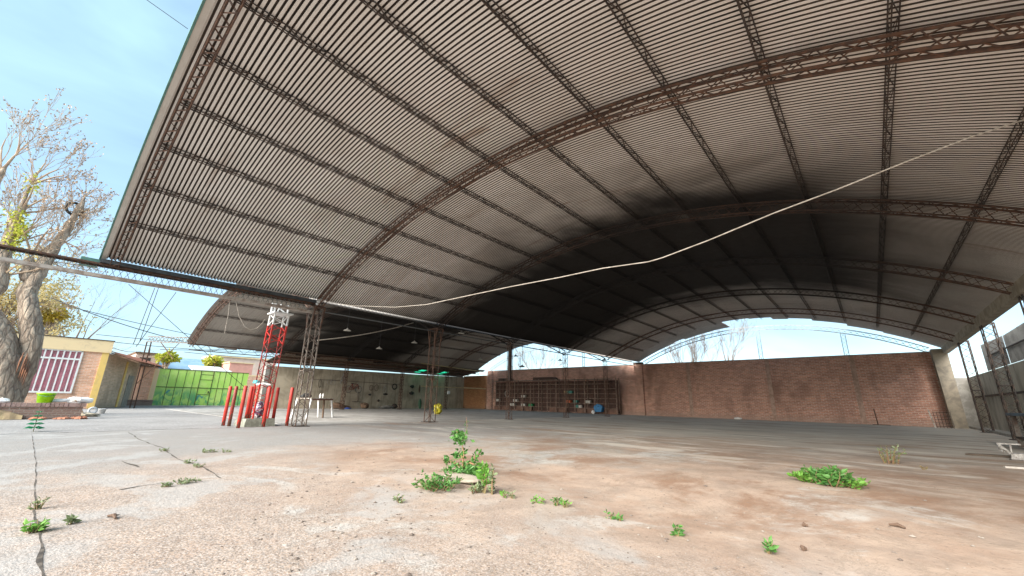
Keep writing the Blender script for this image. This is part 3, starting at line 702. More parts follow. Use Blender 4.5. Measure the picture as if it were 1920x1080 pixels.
o = MB().blob((0,0,.14), .16, 4).build('plastic_bottle', WHITEP); o.location = (p.x-.45, 32.7, 0.02); tag(o, 'white round container at the foot of the blue crate', 'container')
for px, w_, lb in ((941, .35, 'small dark carton on top of the rack, far left'), (954, .5, 'dark carton on the rack top left of the chimney pole'), (1010, .6, 'dark carton on top of the rack left of centre'), (1030, .9, 'long dark bundle on top of the rack centre')):
    p = at(px, 708, Y=33.4); o = MB().box((-w_, -.2, 0), (w_*.6, .2, .28)).hexa([(w_*.6,-.2,0),(w_,-.2,0),(w_,.2,0),(w_*.6,.2,0)], [(w_*.6,-.2,.28),(w_*.9,-.2,.2),(w_*.9,.2,.2),(w_*.6,.2,.28)]).build('carton', plain('dark_carton', (.09,.06,.05), None, 4, .9))
    o.location = (p.x, 33.42, 3.035); tag(o, lb, 'carton', 'cartons on the rack top')

# ------------------------------------------------------------------ red and white tower with its bollards
TX, TY = -16.35, 5.35
pd = MB(); pd.hexa([(-.62,-.5,-.02),(.5,-.5,-.02),(.5,.45,-.02),(-.62,.45,-.02)], [(-.56,-.46,.24),(.46,-.46,.24),(.46,.42,.24),(-.56,.42,.24)])
o = pd.build('plinth', plain('mossy_concrete', (.30,.31,.25), (.19,.19,.15), 5, .95, 0, .5)); o.location = (TX, TY, 0); tag(o, 'grey concrete plinth under the red and white tower', 'plinth')
tw = thing('lattice_tower', 'red and white lattice tower carrying the eave truss', 'tower', (TX+.1, TY, .24))
aa = .23
def seg(z0, z1, mat, name, lc=.03, zw=.016):
    n = max(1, round((z1-z0)/.23)); Z = [z0+(z1-z0)*i/n for i in range(n+1)]; m = MB()
    top = TX+.1; sh = lambda z: .9*(z/3.7)*.38
    ch = [[(sx*aa+sh(z)*1.0, sy*aa, z) for z in Z] for sx, sy in ((-1,-1),(1,-1),(1,1),(-1,1))]
    lattice(m, ch, lc, [(0,1,0),(1,2,1),(2,3,0),(3,0,1)], zw); 
    m.build('shaft', mat, tw, label=name)
seg(0, 1.15, REDP, 'red lowest section', .045); seg(1.15, 1.55, REDWORN, 'worn dark red lower section'); seg(1.55, 2.55, REDWORN, 'worn dark red section'); seg(2.55, 3.22, REDP, 'bright red upper section', .045, .02); seg(3.22, 3.62, WHITEP, 'white top section', .045, .025)
m = MB(); m.box((-.15+.2,-.32,3.62), (.75,.32,3.66))
m.bar((.28,-.28,3.68),(.28,-.28,4.02),.05); m.bar((.28,-.18,3.68),(.28,-.18,4.02),.05); m.bar((.3,-.02,3.85),(.3,.26,4.02),.04); m.bar((.3,-.02,3.85),(.3,.26,3.68),.04); m.bar((.3,.26,3.68),(.3,.26,4.02),.045); m.bar((.3,-.1,3.68),(.3,0,4.02),.035)
m.build('top_bracket', WHITEP, tw)
m = MB(); m.blob((0,0,.28),1,3,12,8,.12,(.17,.17,.27)); o = m.build('plastic_bag', plain('printed_bag', (.10,.06,.13), (.55,.52,.52), 9, .5, 0, .3, .45, .55)); o.location = (TX+.12, TY-.02, .245); tag(o, 'dark purple and white bag stuffed inside the tower foot', 'bag')
bl = [((418,798), REDP, 'red bollard farthest left of the tower'), ((429,799), REDWORN, 'rust-worn bollard, second from the left'), ((446,803), REDP, 'red bollard nearest the camera left of the plinth'),
      ((510,797), REDP, 'thin red bollard just right of the plinth'), ((537,799), REDP, 'red bollard farthest right, by the tall column'), ((493,801), REDP, 'red bollard in front of the plinth')]
def redmat(name, c1, c2, worn):
    m, t, p = newmat(name); g = NG(t); x, y, z = g.sep(); rp = g.new('ShaderNodeObjectInfo').outputs['Random']
    v = g.map((1, 1, .5)); n = g.noise(7, 6, .7, .3, v)
    c = g.mix(g.step(g.noise(3, 4, .6), .4, .65), c1, c2)
    thr = g.math('ADD', n, g.math('MULTIPLY', g.step(z, .32, .0), .22))
    c = g.mix(g.step(thr, worn, worn+.05), c, (.13,.055,.035)); c = g.mix(g.math('MULTIPLY', g.step(g.noise(19, 4, .7), .62, .68), .7), c, (.32,.22,.17))
    g.set(p.inputs['Base Color'], c); p.inputs['Roughness'].default_value = .55; g.set(p.inputs['Normal'], g.bump(n, .3, .01)); return m
REDB = redmat('chipped_red_paint', (.56,.045,.03), (.44,.04,.028), .62); REDBW = redmat('rusted_red_paint', (.36,.04,.03), (.2,.045,.03), .5)
BM = {}
def bollard(loc, mat, label, h=1.3, r=.055):
    mat = REDB if mat is REDP else REDBW
    if mat.name not in BM:
        BM[mat.name] = MB().lathe([(0,0),(r,0),(r,h-.02),(r*.8,h),(0,h)], n=12).mesh('bollard', mat, True)
    o = link(bpy.data.objects.new('bollard', BM[mat.name])); o.location = loc; tag(o, label, 'bollard', 'red bollards round the tower'); return o
for (px, py), mt, lb in bl:
    p = at(px, py, z=0); bollard((p.x, p.y, 0), mt, lb)
for (px, py), mt, lb in (((462,781), REDP, 'red bollard standing on the plinth, leftmost'), ((467,781), REDP, 'red bollard on the plinth, right beside the leftmost'), ((498,782), REDP, 'bright red bollard at the right end of the plinth'), ((503,782), REDWORN, 'dark red bollard at the right end of the plinth')):
    p = at(px, py, z=.24)
    k = (p-EYE); s_ = (TX+.05-0)/p.x if abs(p.x) > 17.2 else 1
    x, y = p.x*s_, p.y*s_; x = min(max(x, TX-.55), TX+.44); y = min(max(y, TY-.44), TY+.4)
    o = bollard((x, y, .24), mt, lb); o.scale = (1, 1, .82)
m = MB(); m.blob((0,0,.05),1,6,12,5,.2,(.42,.20,.06)); o = m.build('plastic_sheet', WHITEP); o.location = (TX+.15, TY-.05, 1.33); tag(o, 'folded white plastic lying across the bollard tops', 'plastic sheet')
o = MB().lathe([(0,.1),(.1,.1),(.13,.0),(0,0)], n=12).build('turquoise_lid', plain('turquoise_plastic', (.03,.45,.5), None, 5, .4)); o.location = (TX-.02, TY-.2, 1.42); tag(o, 'turquoise lid on the white plastic at the tower', 'lid')

# ------------------------------------------------------------------ table
p = at(594, 783, z=0)
tb = thing('work_table', 'light topped work table with splayed legs behind the tall column', 'table', (p.x+.3, p.y-.35, 0), math.radians(28))
MB().box((-.45,-.85,.90), (.45,.85,.94)).build('table_top', plain('pale_table', (.5,.46,.4), (.3,.22,.17), 4, .6), tb)
MB().box((-.42,-.1,.84), (.42,.82,.898)).build('apron', plain('red_brown_wood', (.16,.06,.04), None, 4, .7), tb)
for sx, sy, mt in ((-1,-1,WHITEP), (1,-1,WHITEP), (1,.25,BRN), (1,1,WHITEP), (-1,1,WHITEP)):
    MB().bar((sx*.38, sy*.74, .9), (sx*.42, sy*.95 if sy != .25 else .2, 0), .06).build('leg', mt, tb)
o = MB().blob((0,0,.09),1,3,9,5,.3,(.18,.25,.12)).build('plastic_bag', BLK); o.location = at(573, 745, X=p.x+.3); o.location.z = .945; tag(o, 'black bag on the left end of the work table', 'bag')
for i, px in enumerate((600, 605)):
    o = MB().lathe([(0,0),(.04,0),(.05,.14),(.02,.17),(.02,.22),(0,.22)], n=12).build('plastic_bottle', WHITEP); c = at(px, 746, X=p.x+.25); o.location = (c.x, c.y, .945)
    tag(o, ('left', 'right')[i]+' one of two white bottles on the work table', 'bottle')

# ------------------------------------------------------------------ house on the left
HX = -38.0
hs = thing('brick_house', 'small flat roofed brick house with cream parapet, yellow corner and barred window', 'house', (HX, 2.85, 0))
hy = lambda y: y-2.85
wy0, wy1 = at(35, 733, X=HX).y, at(133, 733, X=HX).y; wz0, wz1 = .98, at(108, 656, X=HX).z
zp0, zp1 = at(205, 662, X=HX).z, at(205, 640, X=HX).z
m = MB(); y_l, y_r = hy(-9), 0
m.box((-.25, y_l, 0), (0, hy(wy0), zp0)); m.box((-.25, hy(wy1), 0), (0, y_r-.30, zp0)); m.box((-.25, hy(wy0), 0), (0, hy(wy1), wz0)); m.box((-.25, hy(wy0), wz1), (0, hy(wy1), zp0))
m.build('wall', BRICKP, hs)
MB().box((-.30, y_l, zp0), (.12, .10, zp1)).build('parapet', CREAMP, hs)
MB().box((-.32, y_l, zp1), (.16, .14, zp1+.05)).build('parapet_cap', DARKSTEEL, hs)
MB().box((-.27, -.30, 0), (.05, .03, zp0)).build('corner_pilaster', YELLOWP, hs)
wn = MB()
Y0, Y1 = hy(wy0), hy(wy1); zt = wz0+(wz1-wz0)*.80
for a, b in (((.0, Y0-.04, wz0-.06), (.09, Y1+.04, wz0+.04)), ((.0, Y0-.04, wz1-.04), (.06, Y1+.04, wz1+.04)), ((.0, Y0-.04, wz0), (.06, Y0+.05, wz1)), ((.0, Y1-.05, wz0), (.06, Y1+.04, wz1)), ((.0, Y0, zt-.05), (.062, Y1, zt+.05))): wn.box(a, b)
wo = wn.build('window', WHITEP, hs)
b_ = MB()
for k in range(1, 8): y = Y0+(Y1-Y0)*k/8; b_.box((.01, y-.035, wz0), (.05, y+.035, wz1))
b_.build('bars', WHITEP, wo)
cu = MB(); k = 0; y = Y0; 
while y < Y1: cu.add([(-.12+(k % 2)*.05, y, wz0), (-.07-(k % 2)*.05, y+.09, wz0), (-.07-(k % 2)*.05, y+.09, wz1), (-.12+(k % 2)*.05, y, wz1)], [(0,1,2,3)]); y += .09; k += 1
cu.build('curtain', plain('pink_curtain', (.72,.20,.27), (.55,.14,.19), 3, .8), wo)
MB().box((-.015, Y0, wz0), (-.008, Y1, wz1)).build('pane', None, wo)
gl, t_, p_ = newmat('window_glass'); g = NG(t_); p_.inputs['Roughness'].default_value = .06; p_.inputs['Base Color'].default_value = (.5,.5,.5,1); tp_ = g.new('ShaderNodeBsdfTransparent'); ms_ = g.new('ShaderNodeMixShader'); ms_.inputs[0].default_value = .12; t_.links.new(tp_.outputs[0], ms_.inputs[1]); t_.links.new(p_.outputs[0], ms_.inputs[2]); t_.links.new(ms_.outputs[0], t_.nodes['Material Output'].inputs[0])
wo.children[-1].data.materials.append(gl) if wo.children[-1].name.startswith('pane') else [c.data.materials.append(gl) for c in wo.children if c.name.startswith('pane')]
# side wall running back to the gate wall
e0 = Vector((0, 0, 0)); e1 = Vector((-6.3, 2.45, 0)); dd = (e1-e0).normalized(); nn_ = Vector((-dd.y, dd.x, 0)); nn_ = nn_ if nn_.y > 0 else -nn_
def sw(mb, s0, s1, z0, z1, th0=-.2, th1=0):
    P = [e0+dd*s0+nn_*th0, e0+dd*s1+nn_*th0, e0+dd*s1+nn_*th1, e0+dd*s0+nn_*th1]
    return mb.hexa([(q.x, q.y, z0) for q in P], [(q.x, q.y, z1) for q in P])
LEN = (e1-e0).length
sw(MB(), .1, LEN, 0, zp0-.02).build('wall', brickmat('tan_brick', 'X', (.72,.52,.35), (.58,.40,.25), (.66,.52,.38), .3, .1, .016, (.2,.13,.08), .4), hs)
sw(MB(), LEN*.55, LEN*.55+.3, 0, zp0-.3, 0, .06).build('pilaster', YELLOWP, hs)
sw(MB(), LEN*.72, LEN*.90, 0, 2.3, 0, .03).build('door', plain('grey_door', (.28,.26,.22), None, 4, .6), hs)
aw = MB(); z1_, z2_ = zp0+.12, zp0-.45
for k in range(26):
    s0, s1 = .1+k*(LEN+.2)/26, .1+(k+1)*(LEN+.2)/26; sm = (s0+s1)/2
    A0 = e0+dd*s0; Am = e0+dd*sm; A1 = e0+dd*s1
    for P0, P1, h0, h1 in ((A0, Am, 0, .05), (Am, A1, .05, 0)):
        aw.add([(P0.x, P0.y, z1_+h0), (P1.x, P1.y, z1_+h1), (P1.x+nn_.x*1.6, P1.y+nn_.y*1.6, z2_+h1), (P0.x+nn_.x*1.6, P0.y+nn_.y*1.6, z2_+h0)], [(0,1,2,3)])
aw.build('awning', plain('rusty_awning_sheet', (.30,.12,.07), (.20,.08,.05), 5, .8), hs)
aw = MB()
for k in range(9):
    P = e0+dd*(.2+k*LEN/8.5); aw.bar((P.x, P.y, z1_-.07), (P.x+nn_.x*1.57, P.y+nn_.y*1.57, z2_-.07), .07)
aw.build('rafters', BRN, hs)

# ------------------------------------------------------------------ gate and walls beside it
GX = -44.5
def limemat():
    m, t, p = newmat('lime_green_gate_paint'); g = NG(t); x, y, z = g.sep()
    c = g.mix(g.step(g.noise(1.2, 5, .6, .4), .42, .62), (.42,.68,.12), (.52,.72,.18))
    lowm = g.math('MULTIPLY', g.step(g.noise(1.1, 5, .6, .8, g.map((1,1.3,.8), loc=(2,5,7))), .44, .58), g.step(z, 1.75, .7))
    c = g.mix(g.math('MULTIPLY', lowm, .8), c, (.05,.34,.15))
    c = g.mix(g.math('MULTIPLY', g.step(g.noise(1.4, 4, .6, .8, g.map((1,1.3,.7), loc=(9,1,3))), .62, .70), .8), c, (.015,.22,.26))
    c = g.mix(g.math('MULTIPLY', g.step(g.noise(3, 4, .7), .62, .7), .5), c, (.5,.42,.06))
    c = g.mix(g.math('MULTIPLY', g.step(g.noise(5, 5, .7, 0, g.map((1, 1, .12))), .56, .68), .35), c, (.22,.22,.08))
    g.set(p.inputs['Base Color'], c); p.inputs['Roughness'].default_value = .55; return m
LIME = limemat(); SEAM = plain('gate_seam', (.06,.16,.03), (.16,.10,.03), 5, .7)
gt = thing('metal_gate', 'lime green sheet metal gate with wicket door and faded teal patches', 'gate', (GX, 9.9, 0))
gy0, gy1, gz = 6.65-9.9, 13.2-9.9, 3.0
d0, d1 = at(373, 720, X=GX).y-9.9, at(383+14, 720, X=GX).y-9.9
m = MB(); m.box((-.04, gy0, .06), (0, d0, gz)); m.build('panel', LIME, gt)
m = MB(); m.box((-.04, d1, .06), (0, gy1, gz)); m.build('panel', LIME, gt)
dw = MB().box((-.045, d0+.02, .08), (-.005, d1-.02, 2.25)).build('wicket_door', LIME, gt)
m = MB(); m.box((-.045, d0+.02, 2.28), (-.005, d1-.02, gz)); m.build('panel', LIME, gt)
MB().box((-.002, d1-.16, 1.1), (.05, d1-.1, 1.3)).build('handle', DARKSTEEL, dw)
m = MB()
for k in range(1, 5): y = gy0+(d0-gy0)*k/5+.1; m.box((0, y-.02, .06), (.012, y+.02, gz))
for k in range(1, 6): y = d1+(gy1-d1)*k/6; m.box((0, y-.02, .06), (.012, y+.02, gz))
for y in (d0, d1): m.box((0, y-.03, .06), (.02, y+.03, gz))
for z in (1.55,): m.box((.013, gy0, z-.03), (.03, gy1, z+.03))
for z in (1.0, 2.26, 2.7): m.box((.0, d0+.03, z-.02), (.014, d1-.03, z+.02))
m.box((-.03, gy0, gz), (.03, gy1, gz+.05)); m.box((-.02, gy0, .0), (.02, gy1, .06)); m.build('frame', SEAM, gt)
g1 = thing('brick_wall', 'pale pink brick wall between the house and the green gate', 'wall', (GX, 5.5, 0))
MB().box((-.2, -1.4, 0), (0, 1.0, 3.1)).build('wall', BRICKP, g1); MB().box((-.22, .82, 0), (.05, 1.13, 3.0)).build('gate_post', CREAMP, g1)
MB().box((-.24, -1.4, 3.1), (.04, 1.14, 3.2)).build('coping', BRN, g1)
pb = MB().box((0, -1.2, 0), (.9, 1.15, .42)).box((-.0, -1.2, .42), (.95, 1.18, .50)); o = pb.build('brick_planter', BRICKL); o.location = (GX+.02, 5.4, 0); tag(o, 'low dark brick planter at the foot of the wall left of the gate', 'planter')
g2_ = thing('brick_wall', 'pale pink brick wall between the green gate and the concrete wall', 'wall', (GX, 15, 0))
MB().box((-.2, -1.78, 0), (0, 3.6, 2.75)).build('wall', BRICKP, g2_); MB().box((-.22, -1.79, 2.75), (.03, 3.6, 2.87)).build('coping', CREAMP, g2_)
# kerb in front of the gate
tag(MB().box((GX+.1, 4, 0), (GX+1.2, 18, .07)).build('pavement', plain('pale_pavement', (.5,.46,.42), None, 2, .9)), kind='structure')

# steel portal between house and vault
fr = thing('steel_portal', 'slim rusty steel portal between the brick house awning and the vault corner', 'portal', (0, 0, 0))
cA = at(243, 765, z=0); cB = at(250, 765, z=0); tp = Vector((-33.5, 6.1, 4.62)); hA = at(270, 640, X=cA.x).z; 
m = MB(); fr.location = (cA.x, cA.y, 0); o_ = Vector((cA.x, cA.y, 0))
for c in (Vector((0,0,0)), Vector((cB.x-cA.x, cB.y-cA.y, 0))*1.2): m.bar(c, c+Vector((0,0,hA)), .07)
m.build('legs', RUST, fr)
A = Vector((0,0,hA)); B = tp-o_; B0 = B-Vector((0,0,.38)); n = 11; top = [A+Vector((0,0,.38))+(B-A-Vector((0,0,.38)))*(k/n) for k in range(n+1)]; bot = [A+(B0-A)*(k/n) for k in range(n+1)]
m = MB(); lattice(m, [top, bot], .05, [(0,1,0),(0,1,1)], .022); m.build('top_truss', GREYSTEEL, fr)
m = MB(); m.bar(A+(B0-A)*.1, (0.1,0.3,hA-1.0), .04); m.bar(A+(B0-A)*.35, A+(B0-A)*.75+Vector((0,0,-1.1)), .04); m.bar(A+(B0-A)*.8, (0,0,1.6), .03); m.build('braces', RUST, fr)

# ------------------------------------------------------------------ buildings and greenery behind the gate
def house(name, label, X, px0, px1, pytop, mat, depth=6, extra=None):
    a, b = at(px0, pytop, X=X), at(px1, pytop, X=X); t = thing(name, label, 'house', (X, (a.y+b.y)/2, 0)); hwid = abs(b.y-a.y)/2; h = a.z
    MB().box((-depth, -hwid, 0), (0, hwid, h)).build('wall', mat, t)
    return t, hwid, h, depth
PK = brickmat('far_pink_brick', 'Y', (.72,.50,.40), (.62,.4,.3), (.7,.58,.5), .4, .13, .02, (.5,.35,.28), .3)
t, a_, h, d = house('far_house', 'pale pink brick house behind the wall left of the gate', -58, 256, 300, 662, PK)
MB().box((-d-.1, -a_-.1, h), (.15, a_+.1, h+.15)).build('roof', BRN, t); MB().box((-.02,-.6,h-1.4),(.03,.3,h-.4)).build('window', DARKSTEEL, t)
t, a_, h, d = house('far_house', 'long low house with blue grey roof behind the green gate', -62, 282, 392, 690, CREAMP)
m = MB(); m.hexa([(-4.5,-a_-.3,h+1.55),(-4.5,a_+.3,h+1.55),(.4,a_+.3,h-.02),(.4,-a_-.3,h-.02)], [(-4.5,-a_-.3,h+1.65),(-4.5,a_+.3,h+1.65),(.4,a_+.3,h+.08),(.4,-a_-.3,h+.08)]); m.build('roof', plain('blue_grey_roof', (.18,.30,.42), (.24,.36,.46), 1.5, .6), t)
t, a_, h, d = house('far_house', 'wide pale peach house behind the gate, right of the yellow bush', -66, 405, 520, 668, plain('peach_plaster', (.78,.62,.50), (.7,.52,.42), 1, .9))
MB().box((-d-.2, -a_-.2, h), (.2, a_+.2, h+.18)).build('roof', CREAMP, t); MB().box((-.01,-3.2,h-2.2),(.04,-2.0,h-.9)).build('window', plain('dim_pane', (.3,.33,.36), None, 3, .3), t)
t, a_, h, d = house('far_house', 'small salmon pink house end right of the gate', -52, 432, 476, 680, plain('salmon', (.75,.38,.30), (.68,.34,.27), 1.5, .9), 3)
MB().box((-d-.1, -a_-.1, h), (.1, a_+.1, h+.1)).build('roof', CREAMP, t)
a, b = at(362, 690, X=-47), at(436, 693, X=-47)
t = thing('carport_canopy', 'white carport canopy showing above the right half of the gate', 'canopy', (-47, (a.y+b.y)/2, 0)); hwid = (b.y-a.y)/2
MB().hexa([(-2,-hwid,a.z+.25),(0,-hwid,a.z-.25),(0,hwid,a.z-.25),(-2,hwid*.55,a.z+.25)], [(-2,-hwid,a.z+.35),(0,-hwid,a.z-.1),(0,hwid,a.z-.1),(-2,hwid*.55,a.z+.35)]).build('roof', WHITEP, t)
for s_ in (-.9, .9): MB().bar((-.3, s_*hwid, 0), (-.3, s_*hwid, a.z-.2), .08).build('post', GREYSTEEL, t)

def leafmat(name, c1, c2, tr=.35):
    m, t, p = newmat(name); g = NG(t); oi = g.new('ShaderNodeObjectInfo')
    gi = g.new('ShaderNodeNewGeometry'); c = g.mix(gi.outputs['Random Per Island'], c1, c2)
    g.set(p.inputs['Base Color'], c); p.inputs['Roughness'].default_value = .55
    tl = g.new('ShaderNodeBsdfTranslucent'); g.set(tl.inputs[0], c); mxs = g.new('ShaderNodeMixShader'); mxs.inputs[0].default_value = tr
    t.links.new(p.outputs[0], mxs.inputs[1]); t.links.new(tl.outputs[0], mxs.inputs[2]); t.links.new(mxs.outputs[0], t.nodes['Material Output'].inputs[0]); return m
def leaf(mb, p, d, s, q, wd=.5):
    "small folded leaf: two triangles pairs"
    d = d.normalized(); r = d.cross(Vector((q.uniform(-1,1), q.uniform(-1,1), q.uniform(-1,1)))).normalized(); u = r.cross(d)
    a = p; b = p+d*s*.5+r*s*wd*.5+u*s*.1; c = p+d*s; e = p+d*s*.5-r*s*wd*.5+u*s*.1
    mb.add([a, b, c, e], [(0,1,2), (0,2,3)])
YG = leafmat('yellow_green_leaves', (.38,.45,.03), (.55,.52,.08)); OLIVE = leafmat('dry_yellow_leaves', (.45,.36,.14), (.60,.50,.24))
GREEN = leafmat('weed_green', (.05,.16,.03), (.13,.30,.07)); BGREEN = leafmat('bright_weed_green', (.10,.25,.03), (.19,.40,.07)); DUSTG = leafmat('dusty_green', (.16,.22,.10), (.25,.30,.16))
def barkmat():
    m, t, p = newmat('furrowed_grey_bark'); g = NG(t); v = g.map((1.6, 1.6, .45))
    n = g.noise(2.6, 8, .68, 1.2, v); f = g.vor(3.2, 'DISTANCE_TO_EDGE', v)
    c = g.mix(g.step(n, .38, .62), (.32,.24,.18), (.56,.45,.34)); c = g.mix(g.math('MULTIPLY', g.step(f, .12, .0), .5), c, (.11,.08,.06))
    c = g.mix(g.math('MULTIPLY', g.step(g.noise(1.1, 5, .6), .55, .7), .5), c, (.33,.27,.21))
    g.set(p.inputs['Base Color'], c); p.inputs['Roughness'].default_value = .95
    g.set(p.inputs['Normal'], g.bump(g.math('ADD', n, g.math('MULTIPLY', g.step(f, .0, .2), .25)), 1., .12)); return m
BARK = barkmat()
FARTWIG = plain('far_twig_bark', (.16,.12,.10), (.2,.16,.13), 5, .9, 0, 0)
TWIG = plain('twig_bark', (.40,.28,.19), (.50,.37,.25), 5, .9, 0, 0)
def crown(name, label, X, px, py, rx, rz, mat, n, seed, ls=.35, cat='tree', trunk=True, group=None):
    c = at(px, py, X=X); t = thing(name, label, cat, (X, c.y, 0), group=group); q = random.Random(seed); m = MB()
    cl = [(q.gauss(0,.4)*rx, q.gauss(0,.45)*rx, q.gauss(0,.4)*rz) for _ in range(14)]
    for _ in range(n):
        k = cl[q.randrange(14)]; p = Vector((k[0]+q.gauss(0,.2)*rx, k[1]+q.gauss(0,.2)*rx, c.z+k[2]+q.gauss(0,.2)*rz))
        leaf(m, p, Vector((q.gauss(0,1), q.gauss(0,1), q.gauss(0,1)+.3)), ls*q.uniform(.6,1.3), q, .6)
    m.build('crown', mat, t)
    b = MB(); b.tube([(0,0,0), (.1,0,c.z*.5), (0,.1,c.z)], [.25,.18,.06], 7)
    for k in cl[:8]: b.tube([(0,.05,c.z*.6), (k[0]*.5,k[1]*.5,c.z+k[2]*.4), (k[0],k[1],c.z+k[2])], [.1,.06,.02], 5)
    b.build('trunk', BARK, t)
crown('garden_tree', 'round yellow green bush top above the left part of the gate', -56, 313, 672, .95, .55, YG, 900, 1)
crown('garden_tree', 'yellow green tree top behind the white carport', -56, 404, 678, 1.2, .7, YG, 1300, 2)

# ------------------------------------------------------------------ bare trees
RMIN = .006
def grow(mb, p, d, l, r, lv, q, ends=None, spread=.5, up=.25, kmin=2, kmax=4, curl=.25):
    n = 4; pts = [p]; rs = [r]; dd_ = d.normalized()
    for i in range(n):
        dd_ = (dd_+Vector((q.gauss(0,1), q.gauss(0,1), q.gauss(0,1)))*curl*.45+Vector((0,0,up*.12))).normalized(); pts.append(pts[-1]+dd_*l/n); rs.append(r*(1-.5*(i+1)/n))
    mb.tube(pts, rs, 5 if r > .03 else 3)
    if lv == 0:
        if ends is not None: ends.append((pts[-1], dd_))
        return
    for k in range(q.randint(kmin, kmax)):
        i = q.randint(1, n) if k else n; s = Vector((q.gauss(0,1), q.gauss(0,1), q.gauss(0,1))).normalized()
        nd = (dd_+s*spread*q.uniform(.6,1.5)+Vector((0,0,up))).normalized()
        grow(mb, pts[i], nd, l*q.uniform(.55,.85), max(rs[i]*.62, RMIN), lv-1, q, ends, spread, up, kmin, kmax, curl)
def bare_tree(name, label, base, dirs, l, r, lv, seed, up=.25, spread=.5, trunk=None, group=None, rmin=None):
    t = thing(name, label, 'tree', base, group=group); q = random.Random(seed); b = MB()
    tk = trunk or [(0,0,0), (0,0,2.5)]; b.tube(tk, [r*1.6]+[r]*(len(tk)-1), 8); b.build('trunk', BARK, t); m = MB()
    for d in dirs: grow(m, Vector(tk[-1]), Vector(d), l, r*.7, lv, q, None, spread, up)
    m.build('branches', FARTWIG, t); return t
p = at(142, 625, X=-62)
bare_tree('bare_tree', 'small fan shaped bare tree rising behind the flat roofed house', (-62, p.y, 0), [(0,-1,.9), (0,.2,1.2), (0,1.2,.8), (0,.8,1), (0,-.5,1.1)], 3.4, .16, 4, 5, .1, .35, [(0,0,0), (0,0,4.6)])
RMIN = .011
for px, X_, lb, sd, tall, ds in ((1290, 46, 'bushy bare tree seen through the arch opening, left of centre', 3, 3.6, [(-1,0,1),(1,0,1),(0,0,1.3),(-.5,0,1.2),(.5,0,1.2),(.9,0,.5),(-.9,0,.5)]),
                    (1368, 46, 'sparse upright bare tree seen through the arch opening', 4, 3.9, [(-.3,0,1),(.3,0,1),(0,0,1.3),(.15,0,1.2)]),
                    (1010, 48, 'bushy bare tree seen through the small left arch opening', 6, 4.0, [(-1,0,1),(1,0,1),(0,0,1.3),(-.5,0,1.2),(.5,0,1.2),(1,0,.4),(-1,0,.4)])):
    p = at(px, 690, Y=X_)
    bare_tree('bare_tree', lb, (p.x, X_, 0), ds, 2.3, .10, 4, sd, .3, .45, [(0,0,0), (0,0,tall)])

RMIN = .007
# big pollarded tree at the left edge
TXX = -27.5
def T_(px, py, dx=0): p = at(px, py, X=TXX); p.x += dx; return p
base = T_(20, 765); base.z = 0
bt = thing('big_tree', 'huge gnarled half bare tree with thick forked grey trunk at the left edge', 'tree', base)
sub = lambda p: p-base
m = MB()
def limb(pts, rs, n=12): m.tube([sub(T_(*p)) for p in pts], rs, n)
limb([(-4,775), (-3,740), (0,700), (3,665), (-8,620), (-40,560)], [.82,.72,.68,.62,.52,.38])
limb([(12,768), (25,732), (46,697), (59,655), (59,610), (51,560), (47,528)], [.44,.38,.37,.36,.36,.32,.27])
limb([(50,560), (65,525), (90,480), (113,452), (130,422), (142,400), (161,368)], [.3, .27, .24, .2, .17, .14, .07])
limb([(47,528), (54,500), (58,478)], [.26, .2, .12]); limb([(-10,560), (0,500), (12,460), (35,400), (58,345)], [.4, .26, .2, .14, .07]); limb([(-25,540), (-30,450), (-10,330), (30,290)], [.4,.2,.12,.05])
tr_ = m.build('trunk', BARK, bt, True)
# knobbly surface
dt = bpy.data.textures.new('bark_lumps', 'CLOUDS'); dt.noise_scale = .35
ss = tr_.modifiers.new('subsurf', 'SUBSURF'); ss.levels = ss.render_levels = 2
md = tr_.modifiers.new('lumps', 'DISPLACE'); md.texture = dt; md.strength = .2; md.mid_level = .5; md.texture_coords = 'LOCAL'
sc_m = MB(); q = random.Random(2)
for k in range(7):
    x0, y0 = 44+q.uniform(-7,7), 690+q.uniform(-12,12); sc_m.tube([sub(T_(x0+7, y0-18, .55)), sub(T_(x0, y0, .66)), sub(T_(x0-8, y0+22, .62))], [.01, .035, .01], 5)
sc_m.build('split_wood', plain('split_red_wood', (.34,.15,.08), (.16,.08,.05), 6, .9, 0, .8, stretch=(1,1,.3)), bt, True)
q = random.Random(11); m = MB(); ends = []
def br(px, py, dirs, l, r, lv, up=.2, spread=.4):
    for d in dirs: grow(m, sub(T_(px, py)), Vector(d), l, r, lv, q, ends, spread, up, 2, 4, .22)
br(58, 478, [(0,.2,1), (.3,-.3,1), (-.2,.6,.8)], 1.6, .05, 4)
br(35, 400, [(0,.6,1), (.3,.2,1), (-.3,.9,.6)], 1.3, .05, 3); br(58, 345, [(0,.2,1), (.2,.7,.8), (0,.5,1.2)], 1.15, .05, 4)
br(12, 460, [(0,.8,.6), (.4,.5,.7), (0,-.2,1), (-.5,.3,.8)], 1.35, .05, 4); br(30, 290, [(0,0,1), (0,.4,.9)], .95, .035, 3); br(0, 320, [(0,-.2,1), (.2,.4,1)], 1.5, .04, 4)
br(113, 452, [(0,.6,.5), (.3,.9,0), (0,.3,.8), (-.3,-.3,.7)], .8, .04, 3); br(142, 400, [(0,.6,.6), (.2,-.4,.8), (0,1,0)], .6, .03, 3); br(161, 368, [(0,.4,.7), (0,.0,1), (.2,.9,.2), (0,-.6,.5)], .55, .025, 2)
br(85, 490, [(0,.9,.2), (0,.9,-.3), (.3,.2,.6)], .7, .035, 3, 0); br(0, 520, [(.2,.8,.4), (0,-.3,.8), (.4,.3,.6)], 1.2, .05, 4); br(50, 570, [(0,.9,.3), (.3,.8,-.1)], .6, .03, 3, .05)
m.build('branches', TWIG, bt)
m = MB()
